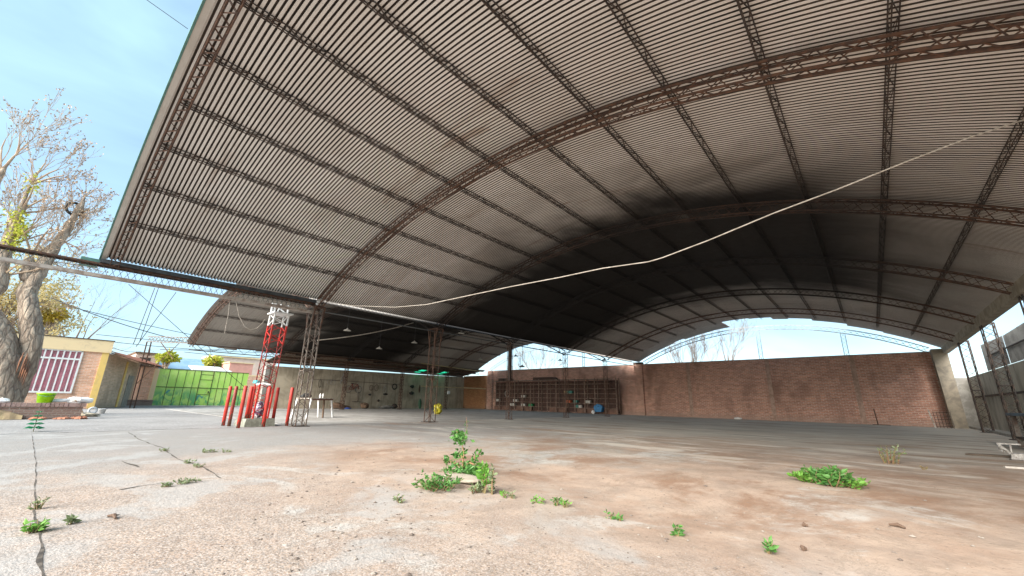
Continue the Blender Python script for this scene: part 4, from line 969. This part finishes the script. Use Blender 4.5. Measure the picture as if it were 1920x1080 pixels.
for e, d in ends:
    if q.random() < .7:
        for _ in range(2): leaf(m, e+Vector((q.gauss(0,.03), q.gauss(0,.03), q.gauss(0,.03))), d+Vector((q.gauss(0,1), q.gauss(0,1), q.gauss(0,1))), .10, q, .7)
m.build('buds', TWIG, bt)
m = MB()
for cx, cy, n, s_ in ((38,432,260,16), (20,455,200,18), (60,350,80,14), (30,410,120,14)):
    for _ in range(n):
        p = sub(T_(cx+q.gauss(0,s_*.6), cy+q.gauss(0,s_*.7), q.gauss(0,.4))); leaf(m, p, Vector((q.gauss(0,1), q.gauss(0,1), q.gauss(0,1))), .16, q, .5)
m.build('leaves', YG, bt)
ty = thing('car_tyre', 'black tyre ring hung over the broken limb of the big tree', 'tyre', T_(140, 392)); ty.rotation_euler = (0, 0, .4)
MB().torus((0,0,0), .30, .06, 'X', 24, 8).build('tyre', BLK, ty, True)
# dense dry yellow trees behind
def dense(label, px, py, ry, rz, X, n, seed, mat=OLIVE):
    c = at(px, py, X=X); t = thing('yellow_tree', label, 'tree', (X, c.y, 0)); q = random.Random(seed); m = MB(); b = MB()
    b.tube([(0,0,0), (.1,.1,c.z*.55), (0,0,c.z)], [.4,.26,.08], 8)
    for _ in range(60):
        v = Vector((q.gauss(0,1)*ry*.4, q.gauss(0,1)*ry*.45, c.z+q.gauss(0,1)*rz*.42)); b.tube([(0,0,c.z*q.uniform(.4,.8)), (v.x*.5, v.y*.5, (v.z+c.z*.6)/2), v], [.06,.04,.012], 3)
        for _ in range(n//60):
            leaf(m, v+Vector((q.gauss(0,.35), q.gauss(0,.35), q.gauss(0,.45))), Vector((q.gauss(0,1), q.gauss(0,1), q.gauss(0,1)-.5)), q.uniform(.15,.4), q, .35)
    m.build('crown', mat, t); b.build('trunk', BARK, t)
dense('dry yellow tree behind the gnarled trunk, at the photo edge', 10, 560, 4.2, 5.0, -50, 5000, 1)
dense('dry yellow tree right of the gnarled trunk above the house', 88, 580, 2.4, 2.6, -52, 2600, 2)
crown('garden_tree', 'small ochre crown just above the house parapet', -50, 100, 592, 1.1, .7, leafmat('ochre_leaves', (.45,.30,.03), (.5,.42,.06)), 700, 9, .25)

# ------------------------------------------------------------------ low wall in front of the house
lw = thing('low_wall', 'crumbling low brick wall with rounded cap in front of the house', 'low wall', (-23.9, 0, 0))
hA_ = at(80, 756, X=-23.6).z
m = MB(); m.box((-.3, -9, 0), (.1, 1.5, hA_-.13)); m.build('wall', BRICKL, lw)
m = MB(); q = random.Random(5); y = -9
while y < 1.5:
    l = .12 if y < 1.0 else .35; m.box((-.36, y, hA_-.13), (.16+q.uniform(-.01,.02), min(y+l-.012, 1.56), hA_+q.uniform(-.012,.012))); y += l
m.build('cap', plain('cap_bricks', (.36,.25,.22), (.27,.18,.15), 9, .9, 0, .5), lw)
m = MB(); q = random.Random(8); prev = None; vs = []; N_ = 60
for i in range(N_+1):
    y = -9+9.0*i/N_; h1 = .34+.03*math.sin(i*.9)+q.uniform(-.03,.03)-(max(0, i-56)*.05); vs += [(.1, y, 0), (.22+q.uniform(-.015,.015), y, 0), (.19+q.uniform(-.02,.02), y, h1*.8), (.1, y, h1)]
m.add(vs, [(4*i+a, 4*i+a+1, 4*i+a+5, 4*i+a+4) for i in range(N_) for a in range(3)]); m.build('plaster', plain('ochre_render', (.52,.40,.22), (.38,.28,.17), 3, .95, 0, .6), lw)
LT = hA_+.012
def onwall(px, z=LT, x=-23.95): p = at(px, 745, X=x); return Vector((x, p.y, z))
o = thing('bucket', 'bright lime green bucket on the low wall', 'bucket', onwall(86))
MB().lathe([(0,.0),(.20,0),(.25,.33),(.27,.33),(.27,.36),(.24,.36),(.19,.03),(0,.03)], n=20).build('pail', plain('lime_plastic', (.38,.78,.01), (.30,.66,.01), 4, .35, 0, 0), o, True)
MB().tube([(0,-.25,.34), (.18,-.18,.27), (.25,0,.23), (.18,.18,.27), (0,.25,.34)], .01, 5).build('handle', GREENP, o)
a = onwall(98); b = onwall(140); 
o = MB().tube([(0,0,.07), (0,b.y-a.y,.10)], .07, 10).build('plastic_pipe', WHITEP, None, True); o.location = a; tag(o, 'white plastic pipe lying on the low wall right of the green bucket', 'pipe')
o = MB().blob((0,0,.1),1,7,10,6,.25,(.16,.38,.13)).build('cloth_bundle', WHITEP); o.location = onwall(152); tag(o, 'white bundle lying on the low wall at its right end', 'bundle')
o = MB().blob((0,0,.06),1,8,10,6,.25,(.14,.2,.09)).build('cloth_bundle', WHITEP); o.location = onwall(4); tag(o, 'white cloth on the low wall at the left photo edge', 'cloth')
a = at(141, 750, X=-23.6); b = at(158, 780, z=0)
solo(MB().tube([a, (a+b)/2+Vector((.05,.0,.05)), b], .025, 6), 'wooden_stick', plain('pale_wood', (.6,.48,.36), None, 6, .8), 'pale crooked stick leaning on the end of the low wall', 'stick')
p = at(190, 775, z=0); o = thing('bucket', 'white bucket standing on the ground right of the low wall', 'bucket', (p.x, p.y, 0))
MB().lathe([(0,0),(.11,0),(.15,.20),(.16,.20),(.16,.22),(.14,.22),(.10,.02),(0,.02)], n=18).build('pail', WHITEP, o, True)
MB().tube([(0,-.155,.21), (.08,-.1,.15), (.1,0,.13), (.08,.1,.15), (0,.155,.21)], .008, 5).build('handle', GREYSTEEL, o)
p = at(158, 781, z=0); o = MB().blob((0,0,.05),1,9,10,6,.3,(.3,.45,.10)).build('debris_heap', plain('pale_debris', (.5,.46,.36), (.3,.24,.17), 9, .9, 0, .5)); o.location = p; tag(o, 'small pale debris heap at the foot of the leaning stick', 'debris')
p = at(172, 776, z=0); o = MB().torus((0,0,.16), .13, .045, 'X', 16, 6).build('paint_tin', WHITEP, None, True); o.location = p; tag(o, 'white ring of an overturned tin beside the white bucket', 'tin')
m = MB(); q = random.Random(4); p = at(112, 786, z=0)
for k in range(26):
    x, y = q.uniform(-.1,.3), q.uniform(-.8,.8); s_ = q.uniform(.05,.11); m.blob((x, y, s_*.35), s_, k, 5, 3, .35, (1,1.3,.55))
o = m.build('brick_rubble', plain('broken_brick', (.52,.23,.14), (.4,.18,.11), 6, .95, 0, .4)); o.location = (-23.55, p.y, 0); tag(o, 'broken red brick rubble at the foot of the low wall', 'rubble')

# ------------------------------------------------------------------ ropes, cables, lamps
def cable(pts, r, mat, label, name='rope', cat='rope', group=None, n=5):
    return solo(MB().tube(pts, r, n), name, mat, label, cat, group, True)
def sag(a, b, s, n=16):
    a = Vector(a); b = Vector(b); return [a.lerp(b, k/n)-Vector((0,0,4*s*(k/n)*(1-k/n))) for k in range(n+1)]
ROPE = plain('pale_rope', (.60,.54,.47), (.42,.37,.31), 8, .8, 0, .2); WIRE = plain('dark_wire', (.07,.07,.075), None, 5, .6)
P0 = Vector((-14.9, 6.15, 4.42)); P1 = at(1925, 223, X=2.1)
nrm = (P1-P0).cross(Vector((0,0,1))).normalized()
def onpl(px, py):
    d = CR*((px-960)/F)-CU*((py-540)/F)+CF; t = (P0-EYE).dot(nrm)/d.dot(nrm); return EYE+d*t
cable([P0]+[onpl(*p) for p in ((660,573), (740,576), (800,571), (870,556), (960,537), (1050,520), (1130,503), (1215,491), (1240,484), (1330,450), (1450,400), (1570,355), (1700,303), (1820,257))]+[P1], .0115, ROPE, 'long pale rope sagging across the whole shed below the roof')
a = at(595, 638, X=-15.5); b = at(775, 605, X=-17.5)
cable(sag(a, b, .12), .018, ROPE, 'shorter grey rope between the tall column and the second column top')
def beam_pt(px, z=3.95): p = at(px, 560, X=-15.0); return Vector((-15.0, p.y, z))
q0 = beam_pt(440); 
cable([at(*p, X=-15.05) for p in ((442,563), (448,592), (458,612), (470,619), (482,615), (492,606), (497,598))], .012, ROPE, 'pale loop of cord hanging from the eave truss to the tower')
cable([at(*p, X=-15.05) for p in ((431,561), (428,590), (421,625))], .010, ROPE, 'straight thin cord hanging from the eave truss left of the loop')
cable([at(241, 533, X=-15.0), at(463, 730, X=-16.4)], .008, WIRE, 'taut guy wire from the eave truss down to the bollards', 'guy_wire', 'wire')
cable([at(390, 640, X=-17), at(402, 690, X=-17.5)], .006, WIRE, 'short dark wire hanging right of the guy wire', 'guy_wire', 'wire')
wl_ = [((95,558),(345,640),-40,.2,'thick power cable from the big tree towards the portal'), ((120,572),(520,655),-50,.3,'power line just below the thick cable'), ((180,627),(560,650),-56,.3,'nearly level power line above the far roofs, upper'),
       ((200,640),(560,662),-56,.3,'nearly level power line above the far roofs, lower'), ((290,540),(250,645),-45,0,'steep wire left of its neighbour, dropping from the truss'), ((297,540),(262,640),-45,0,'steep wire in the middle of three dropping from the truss'),
       ((330,548),(255,650),-45,0,'steep wire farthest right of three dropping from the truss'), ((270,-4),(352,54),-9,0,'dark wire in the sky reaching the roof front edge'), ((345,660),(560,672),-56,.2,'power line right over the gate roofs'), ((300,655),(540,645),-50,.3,'rising power line crossing the others above the gate')]
for (a0, a1), (b0, b1), X_, s_, lb in wl_:
    cable(sag(at(a0, a1, X=X_), at(b0, b1, X=X_), s_), .028 if X_ < -20 else .006, WIRE, lb, 'power_line', 'wire')
LAMPM = plain('pale_lamp_shade', (.55,.53,.48), None, 6, .5)
def lamp(p, drop, label, sc=1., mat=LAMPM):
    t = thing('pendant_lamp', label, 'lamp', p, group='pendant lamps')
    MB().lathe([(.03,.14),(.05,.09),(.17,.03),(.20,0),(.19,0),(.05,.08),(0,.08)], n=16).build('lamp_shade', mat, t, True)
    MB().tube([(0,0,.12), (0,0,drop)], .010, 5).build('cord', WIRE, t); t.scale = (sc,)*3
    t.scale = (1,1,1)
    for c in t.children:
        if c.name.startswith('lamp_shade'): c.scale = (sc,)*3
for px, py, X_, lb in ((651,620,-23,'brightest pale lamp, hung leftmost under the second vault'), (711,654,-26,'pale lamp under the second vault, lowest near the middle'), (777,643,-24,'pale lamp left of the second column top'), (865,625,-20,'pale lamp right of the second column top'), (901,674,-27,'pale lamp near the bright arch opening, under the dark roof')):
    p = at(px, py, X=X_); r_ = R0*R0-(X_-XM2)**2; top = ZC+math.sqrt(r_); lamp(p, max(.4, top-p.z), lb, 1.1)
for px, py, Y_, lb in ((967,668,26,'dark lamp against the sky, just right of the third column'), (1050,676,29,'dark lamp against the sky in the middle of the small opening'), (1133,675,31,'dark lamp against the sky at the right end of the small opening')):
    p = at(px, py, Y=Y_); dx = p.x-XM2; top = ZC+math.sqrt(R0*R0-min(dx*dx, 80)); lamp(p, max(.3, top-p.z), lb, 1.0, DARKSTEEL)
p = at(979, 688, Y=20); lamp(p, at(979, 556, Y=20).z-p.z, 'dark lamp on a very long vertical cord beside the third column', 1.0, DARKSTEEL)
p = at(936, 362, X=-8.6); p2 = at(937, 322, X=-8.6); lamp(p, p2.z-p.z, 'small lamp hanging alone under the main roof, nearest the camera', .5)
m = MB(); m.tube([at(1110,545,Y=17.0), at(1040,580,Y=17.0), at(975,618,Y=17.0)], .02, 4)
# flood lamp on the first column
p = at(598, 566, X=-14.9); o = MB().blob((0,0,0), .12, 3, 9, 6, .3).build('junction_box', WHITEP); o.location = p; tag(o, 'small white box tied to the top of the tall column', 'junction box')

# ------------------------------------------------------------------ things on the right
p = at(1648, 803, Y=33.6)
t = thing('iron_stake', 'short rusty stake on a flat base before the right half of the brick wall', 'stake', (p.x, 33.3, 0)); MB().bar((0,0,0), (-.05,0,.95), .06).build('rod', RUST, t); MB().box((-.25,-.2,0), (.55,.2,.05)).build('base', DARKSTEEL, t)
a = at(1757, 800, Y=32.4)
t = thing('wire_rack', 'small dark wire rack leaning by the corner pillar', 'rack', (a.x, 32.4, 0)); m = MB()
for k in range(6): m.bar((k*.13, 0, 0), (k*.13-.02, .1, .85), .02)
for k in range(5): m.bar((0, .02*k, .1+.18*k), (.65, .02*k, .1+.18*k), .02)
m.build('grid', DARKSTEEL, t); MB().bar((-.06,0,0), (-.18,.05,.95), .06).build('side_bar', PALESTEEL, t)
for k, (py, lb) in enumerate(((790, 'weathered grey pipe lying nearest the right wall'),)):
    pass
# blue topped bench and white machine frame at the right edge
bc = at(1912, 822, z=0); bc = Vector((3.35, 16.5, 0))
t = thing('work_bench', 'dark workbench with blue top against the right wall, cut by the photo edge', 'workbench', (3.35, 17.9, 0))
MB().box((-.45,-2.2,.86), (.5,.9,.93)).build('bench_top', plain('blue_bench_top', (.06,.14,.20), (.04,.07,.1), 5, .5), t)
for sx in (-.35, .4):
    for sy in (-2.0, -.6, .7): MB().box((sx-.05, sy-.05, 0), (sx+.05, sy+.05, .858)).build('leg', GREYSTEEL, t)
MB().box((-.4,-2.1,.25), (.45,.8,.29)).build('lower_shelf', DARKSTEEL, t)
p = at(1897, 862, z=0)
t = thing('machine_frame', 'broken white machine frame with bent legs at the right photo edge', 'machine frame', p)
W2 = plain('dirty_white_metal', (.40,.38,.35), (.22,.20,.18), 7, .6, .1, .2, c3=(.12,.09,.07), s3=12)
m = MB(); m.hexa([(-.05,-.35,.02),(.75,-.35,.02),(.75,.25,.02),(.0,.25,.02)], [(.0,-.3,.26),(.75,-.3,.30),(.75,.2,.30),(.05,.2,.26)]); m.build('casing', W2, t)
m = MB(); m.bar((-.3,.1,.62), (.05,0,.22), .07); m.bar((-.35,.2,.62), (.5,.2,.62), .06); m.bar((-.12,.1,.3), (-.3,.3,.40), .08); m.bar((.1,.2,.26), (.12,.2,.6), .06); m.bar((-.33,.15,.60), (-.2,.15,.30), .05); m.blob((-.22,.1,.45), .09, 5); m.build('arm', W2, t)
m = MB(); m.box((-.15,-.5,-.0), (.8,-.38,.035)); m.build('skid', DARKSTEEL, t)
t.scale = (1,1,1)
for c in t.children: c.scale = (.4,.4,.5)
p = at(1900, 880, z=0); o = MB().bar((-.1,-.02,.03), (.8,.25,.03), .05, .03).build('metal_bar', PALESTEEL); o.location = p; tag(o, 'pale flat bar lying in front of the machine frame', 'bar')
p = at(1872, 858, z=0)
o = MB().hexa([(-.5,-.08,.012),(.2,-.08,.012),(.25,.08,.012),(-.4,.08,.012)], [(-.5,-.08,.05),(.2,-.08,.06),(.25,.08,.06),(-.4,.08,.05)]).build('wooden_plank', plain('dark_plank', (.10,.075,.055), None, 5, .9)); o.location = p; tag(o, 'dark plank lying left of the machine frame', 'plank')
p = at(1385, 788, z=0); o = MB().blob((0,0,.08),1,9,8,5,.3,(.3,.15,.09)).build('rag', WHITEP); o.location = (at(1385,788,Y=33.2).x, 33.2, 0); tag(o, 'small white rag at the foot of the long brick wall', 'rag')

# ------------------------------------------------------------------ weeds
def ground_pt(px, py): p = at(px, py, z=.012); return Vector((p.x, p.y, fh(p.x, p.y)))
def tuft(px, py, h, rad, n, mat, label, seed, stems=6, ls=.05, name='weed', grp='small weeds on the floor', cat='weed', wd=.45, top=False):
    p = ground_pt(px, py); t = thing(name, label, cat, p, group=grp); q = random.Random(seed); st = MB(); lf = MB()
    for s_ in range(stems):
        a = q.uniform(0, 2*math.pi); rr = rad*q.uniform(.1, 1); b0 = Vector((rr*.5*math.cos(a), rr*.5*math.sin(a), 0)); e = Vector((rr*math.cos(a), rr*math.sin(a), h*q.uniform(.5, 1)))
        mid = b0.lerp(e, .5)+Vector((q.gauss(0,.1)*rad, q.gauss(0,.1)*rad, h*.08)); st.tube([b0, mid, e], [.006*h/.2+.002, .004*h/.2+.001, .002], 4)
        for _ in range(max(1, n//stems)):
            k = q.uniform(.3 if top else .05, 1); c = b0.lerp(mid, k*2) if k < .5 else mid.lerp(e, k*2-1)
            leaf(lf, c, Vector((q.gauss(0,1), q.gauss(0,1), q.uniform(-.1,1))), ls*q.uniform(.6,1.4), q, wd)
    st.build('stems', plain_stem, t); lf.build('leaves', mat, t); return t
plain_stem = plain('weed_stem', (.20,.17,.07), (.22,.12,.07), 9, .8, 0, 0)
# main tall weed
p = ground_pt(868, 893)
t = thing('tall_weed', 'tallest weed with branching reddish stems in the middle of the floor', 'weed', p); q = random.Random(42); st = MB(); lf = MB()
sc_ = p.y/4.0
def W_(px, py, dy=0): v = at(px, py, Y=p.y+dy)-p; return v
brs = [[(868,893),(868,868),(870,850),(866,832),(860,818),(856,808)], [(868,880),(880,868),(892,856),(900,850)], [(868,878),(855,870),(842,864),(836,868)], [(866,832),(872,815),(876,800),(874,782)], [(868,860),(862,850),(857,856)], [(880,868),(893,872),(900,880)], [(868,890),(850,888),(838,884)], [(868,890),(888,888),(902,884)]]
for i, b in enumerate(brs):
    P = [W_(x, y, q.uniform(-.04,.04)) for x, y in b]; st.tube(P, [(.012 if i != 3 else .005)*(1-.7*k/(len(P)-1)) for k in range(len(P))], 5)
    n_ = 26 if i else 40
    for _ in range(n_):
        k = q.uniform(.25, 1)*(len(P)-1); j = min(int(k), len(P)-2); c = P[j].lerp(P[j+1], k-j); lf_s = .03 if i == 3 else .075
        if i == 3 and q.random() < .4: continue
        leaf(lf, c+Vector((q.gauss(0,.02), q.gauss(0,.02), q.gauss(0,.02))), Vector((q.gauss(0,1), q.gauss(0,1), q.gauss(0,.6)+.1)), lf_s*q.uniform(.6,1.3), q, .6)
for _ in range(620):   # dense lower skirt and the leafy head
    if q.random() < .75: px, py = q.gauss(870, 17), q.gauss(886, 7)
    else: px, py = q.gauss(861, 7), q.gauss(820, 5)
    if py > 897: continue
    c = W_(px, py, q.gauss(0, .10)); leaf(lf, c, Vector((q.gauss(0,1), q.gauss(0,1), q.gauss(0,.6)+.2)), .065*q.uniform(.5,1.3), q, .6)
st.build('stems', plain('red_stem', (.25,.11,.06), (.2,.17,.06), 9, .8, 0, 0), t); lf.build('leaves', GREEN, t)
tuft(822, 921, .13, .30, 420, GREEN, 'dense low green patch left of the tall weed', 1, 40, .05)
tuft(906, 926, .32, .06, 60, BGREEN, 'upright bright weed just right of the concrete lump', 2, 4, .08, top=True)
tuft(920, 928, .38, .05, 70, DUSTG, 'upright dusty weed, rightmost of the clump', 3, 3, .05)
tuft(893, 925, .10, .14, 90, DUSTG, 'low dusty weeds at the foot of the upright pair', 4, 12, .05)
c = ground_pt(866, 908); o = MB().blob((0,0,0),1,12,16,9,.07,(.30,.2,.035)).build('concrete_lump', plain('pale_lump', (.42,.37,.29), (.34,.29,.23), 4, .95, 0, .5), None, True); o.location = c+Vector((0,0,.01)); tag(o, 'pale rounded concrete lump among the weeds', 'concrete lump')
tuft(752, 943, .07, .06, 26, DUSTG, 'tiny dusty weed left of and below the green patch', 5, 6, .045)
tuft(946, 934, .06, .06, 26, BGREEN, 'tiny yellowish weed just right of the tall clump', 6, 6, .04); tuft(960, 936, .06, .05, 20, DUSTG, 'second tiny weed right of the tall clump', 7, 6, .04)
tuft(1008, 945, .06, .07, 30, BGREEN, 'flat yellowish weed in the row of small weeds', 8, 7, .045); tuft(1042, 949, .07, .06, 30, GREEN, 'dark tuft, left of the pair at the row end', 9, 7, .045); tuft(1060, 952, .07, .05, 26, BGREEN, 'light tuft, right of the pair at the row end', 10, 7, .045)
tuft(1142, 973, .05, .04, 22, GREEN, 'tiny weed, left of two close together in the pink dirt', 11, 5, .035); tuft(1160, 976, .05, .04, 22, GREEN, 'tiny weed, right of two close together in the pink dirt', 12, 5, .035)
tuft(1268, 1004, .08, .06, 44, GREEN, 'small leafy weed alone in the right foreground', 13, 7, .045); tuft(1440, 1035, .08, .05, 40, GREEN, 'small leafy weed nearest the bottom edge on the right', 14, 7, .045)
tuft(1522, 908, .12, .24, 380, BGREEN, 'left lobe of the bushy green clump on the right', 15, 34, .07, grp='lobes of the right clump'); tuft(1556, 914, .20, .26, 600, GREEN, 'tallest middle lobe of the bushy green clump on the right', 16, 44, .08, grp='lobes of the right clump'); tuft(1592, 917, .10, .24, 330, BGREEN, 'right lobe of the bushy green clump on the right', 17, 32, .06, grp='lobes of the right clump')
tuft(1664, 868, .38, .30, 90, DUSTG, 'sparse dusty weed behind the bushy clump', 18, 9, .06)
tuft(1733, 880, .06, .1, 16, plain_stem, 'dry brown tuft at the right', 19, 6, .05)
tuft(62, 998, .085, .07, 80, BGREEN, 'bright weed growing from the joint at the left edge', 20, 12, .05); tuft(68, 955, .09, .07, 50, DUSTG, 'dusty weed behind the bright one on the joint', 21, 8, .035)
tuft(133, 982, .06, .05, 36, DUSTG, 'yellowish weed right of the joint', 22, 8, .045); 
for i, (px, py, lb) in enumerate(((308,846,'weed at the upper end of the broken crack'), (352,869,'weed in the middle of the broken crack'), (374,876,'dry weed at the lower end of the broken crack'), (385,849,'small weed in a row behind the crack, left one'), (402,848,'small weed in a row behind the crack, middle one'), (424,848,'dark weed in a row behind the crack, right one'), (345,908,'green sprig at the right end of the straight joint'), (315,912,'moss sprig in the middle of the straight joint'), (358,905,'tip sprig of the straight joint'))):
    tuft(px, py, .045, .11, 34, DUSTG, lb, 30+i, 8, .04)
# little fir-like seedling
p = at(62, 809, z=0); t = thing('conifer_seedling', 'tiny dark green fir seedling before the low wall', 'seedling', p); m = MB()
for k in range(5):
    z = .06+k*.095; R_ = .20*(1-k/6.5)
    for a in range(14):
        aa_ = a*2*math.pi/14+k; d = Vector((math.cos(aa_), math.sin(aa_), -.15)); leaf(m, Vector((0,0,z+.05)), d, R_, random.Random(k*20+a), .35)
m.build('needles', leafmat('fir_green', (.02,.22,.10), (.03,.30,.14)), t); MB().bar((0,0,0), (0,0,.52), .015).build('stem', plain_stem, t)

# loose stones and chips on the floor
m = MB(); q = random.Random(77)
ico = [(0,0,1),(.9,0,.3),(.2,.85,.3),(-.75,.5,.3),(-.7,-.55,.3),(.3,-.85,.3),(0,0,-.3)]
for _ in range(2600):
    y = .3+abs(q.gauss(0, 1))*3.2; x = q.uniform(-1, .75)*(y*1.0+2.0)-.45*y
    if x < -15 or x > 3.3 or y > 14: continue
    s_ = q.uniform(.003, .011)*(1+q.random()**6*2.0); r_ = q.uniform(0, 6.28); c_, s2 = math.cos(r_), math.sin(r_); h0 = fh(x, y)
    m.add([(x+(a*c_-b*s2)*s_*q.uniform(.7,1.3), y+(a*s2+b*c_)*s_, h0+c*s_*.6) for a, b, c in ico], [(0,1,2),(0,2,3),(0,3,4),(0,4,5),(0,5,1),(6,2,1),(6,3,2),(6,4,3),(6,5,4),(6,1,5)])
o = m.build('loose_stones', plain('stone_chips', (.30,.26,.22), (.14,.11,.09), 3, .95, 0, 0, .45, .55)); tag(o, 'loose stone chips scattered over the dusty floor', 'stones', kind='stuff')
for i, (px, py, l, lb) in enumerate(((1683,990,.11,'brown twig lying in the right foreground'), (210,972,.14,'dark curled leaf lying at the left'), (1510,988,.035,'small clod in the right foreground, upper'), (1508,1031,.035,'small clod in the right foreground, lower'))):
    p = ground_pt(px, py); o = MB().tube([(-l/2,0,.012), (0,.01,.022), (l/2,-.01,.012)], [.008,.016,.007] if i < 2 else [.012,.017,.010], 6).build('twig' if i < 2 else 'dirt_clod', plain('dark_twig', (.12,.075,.05), None, 9, .9)); o.location = p; o.rotation_euler = (0,0,-.3+i*.6); tag(o, lb, 'twig' if i < 2 else 'clod')
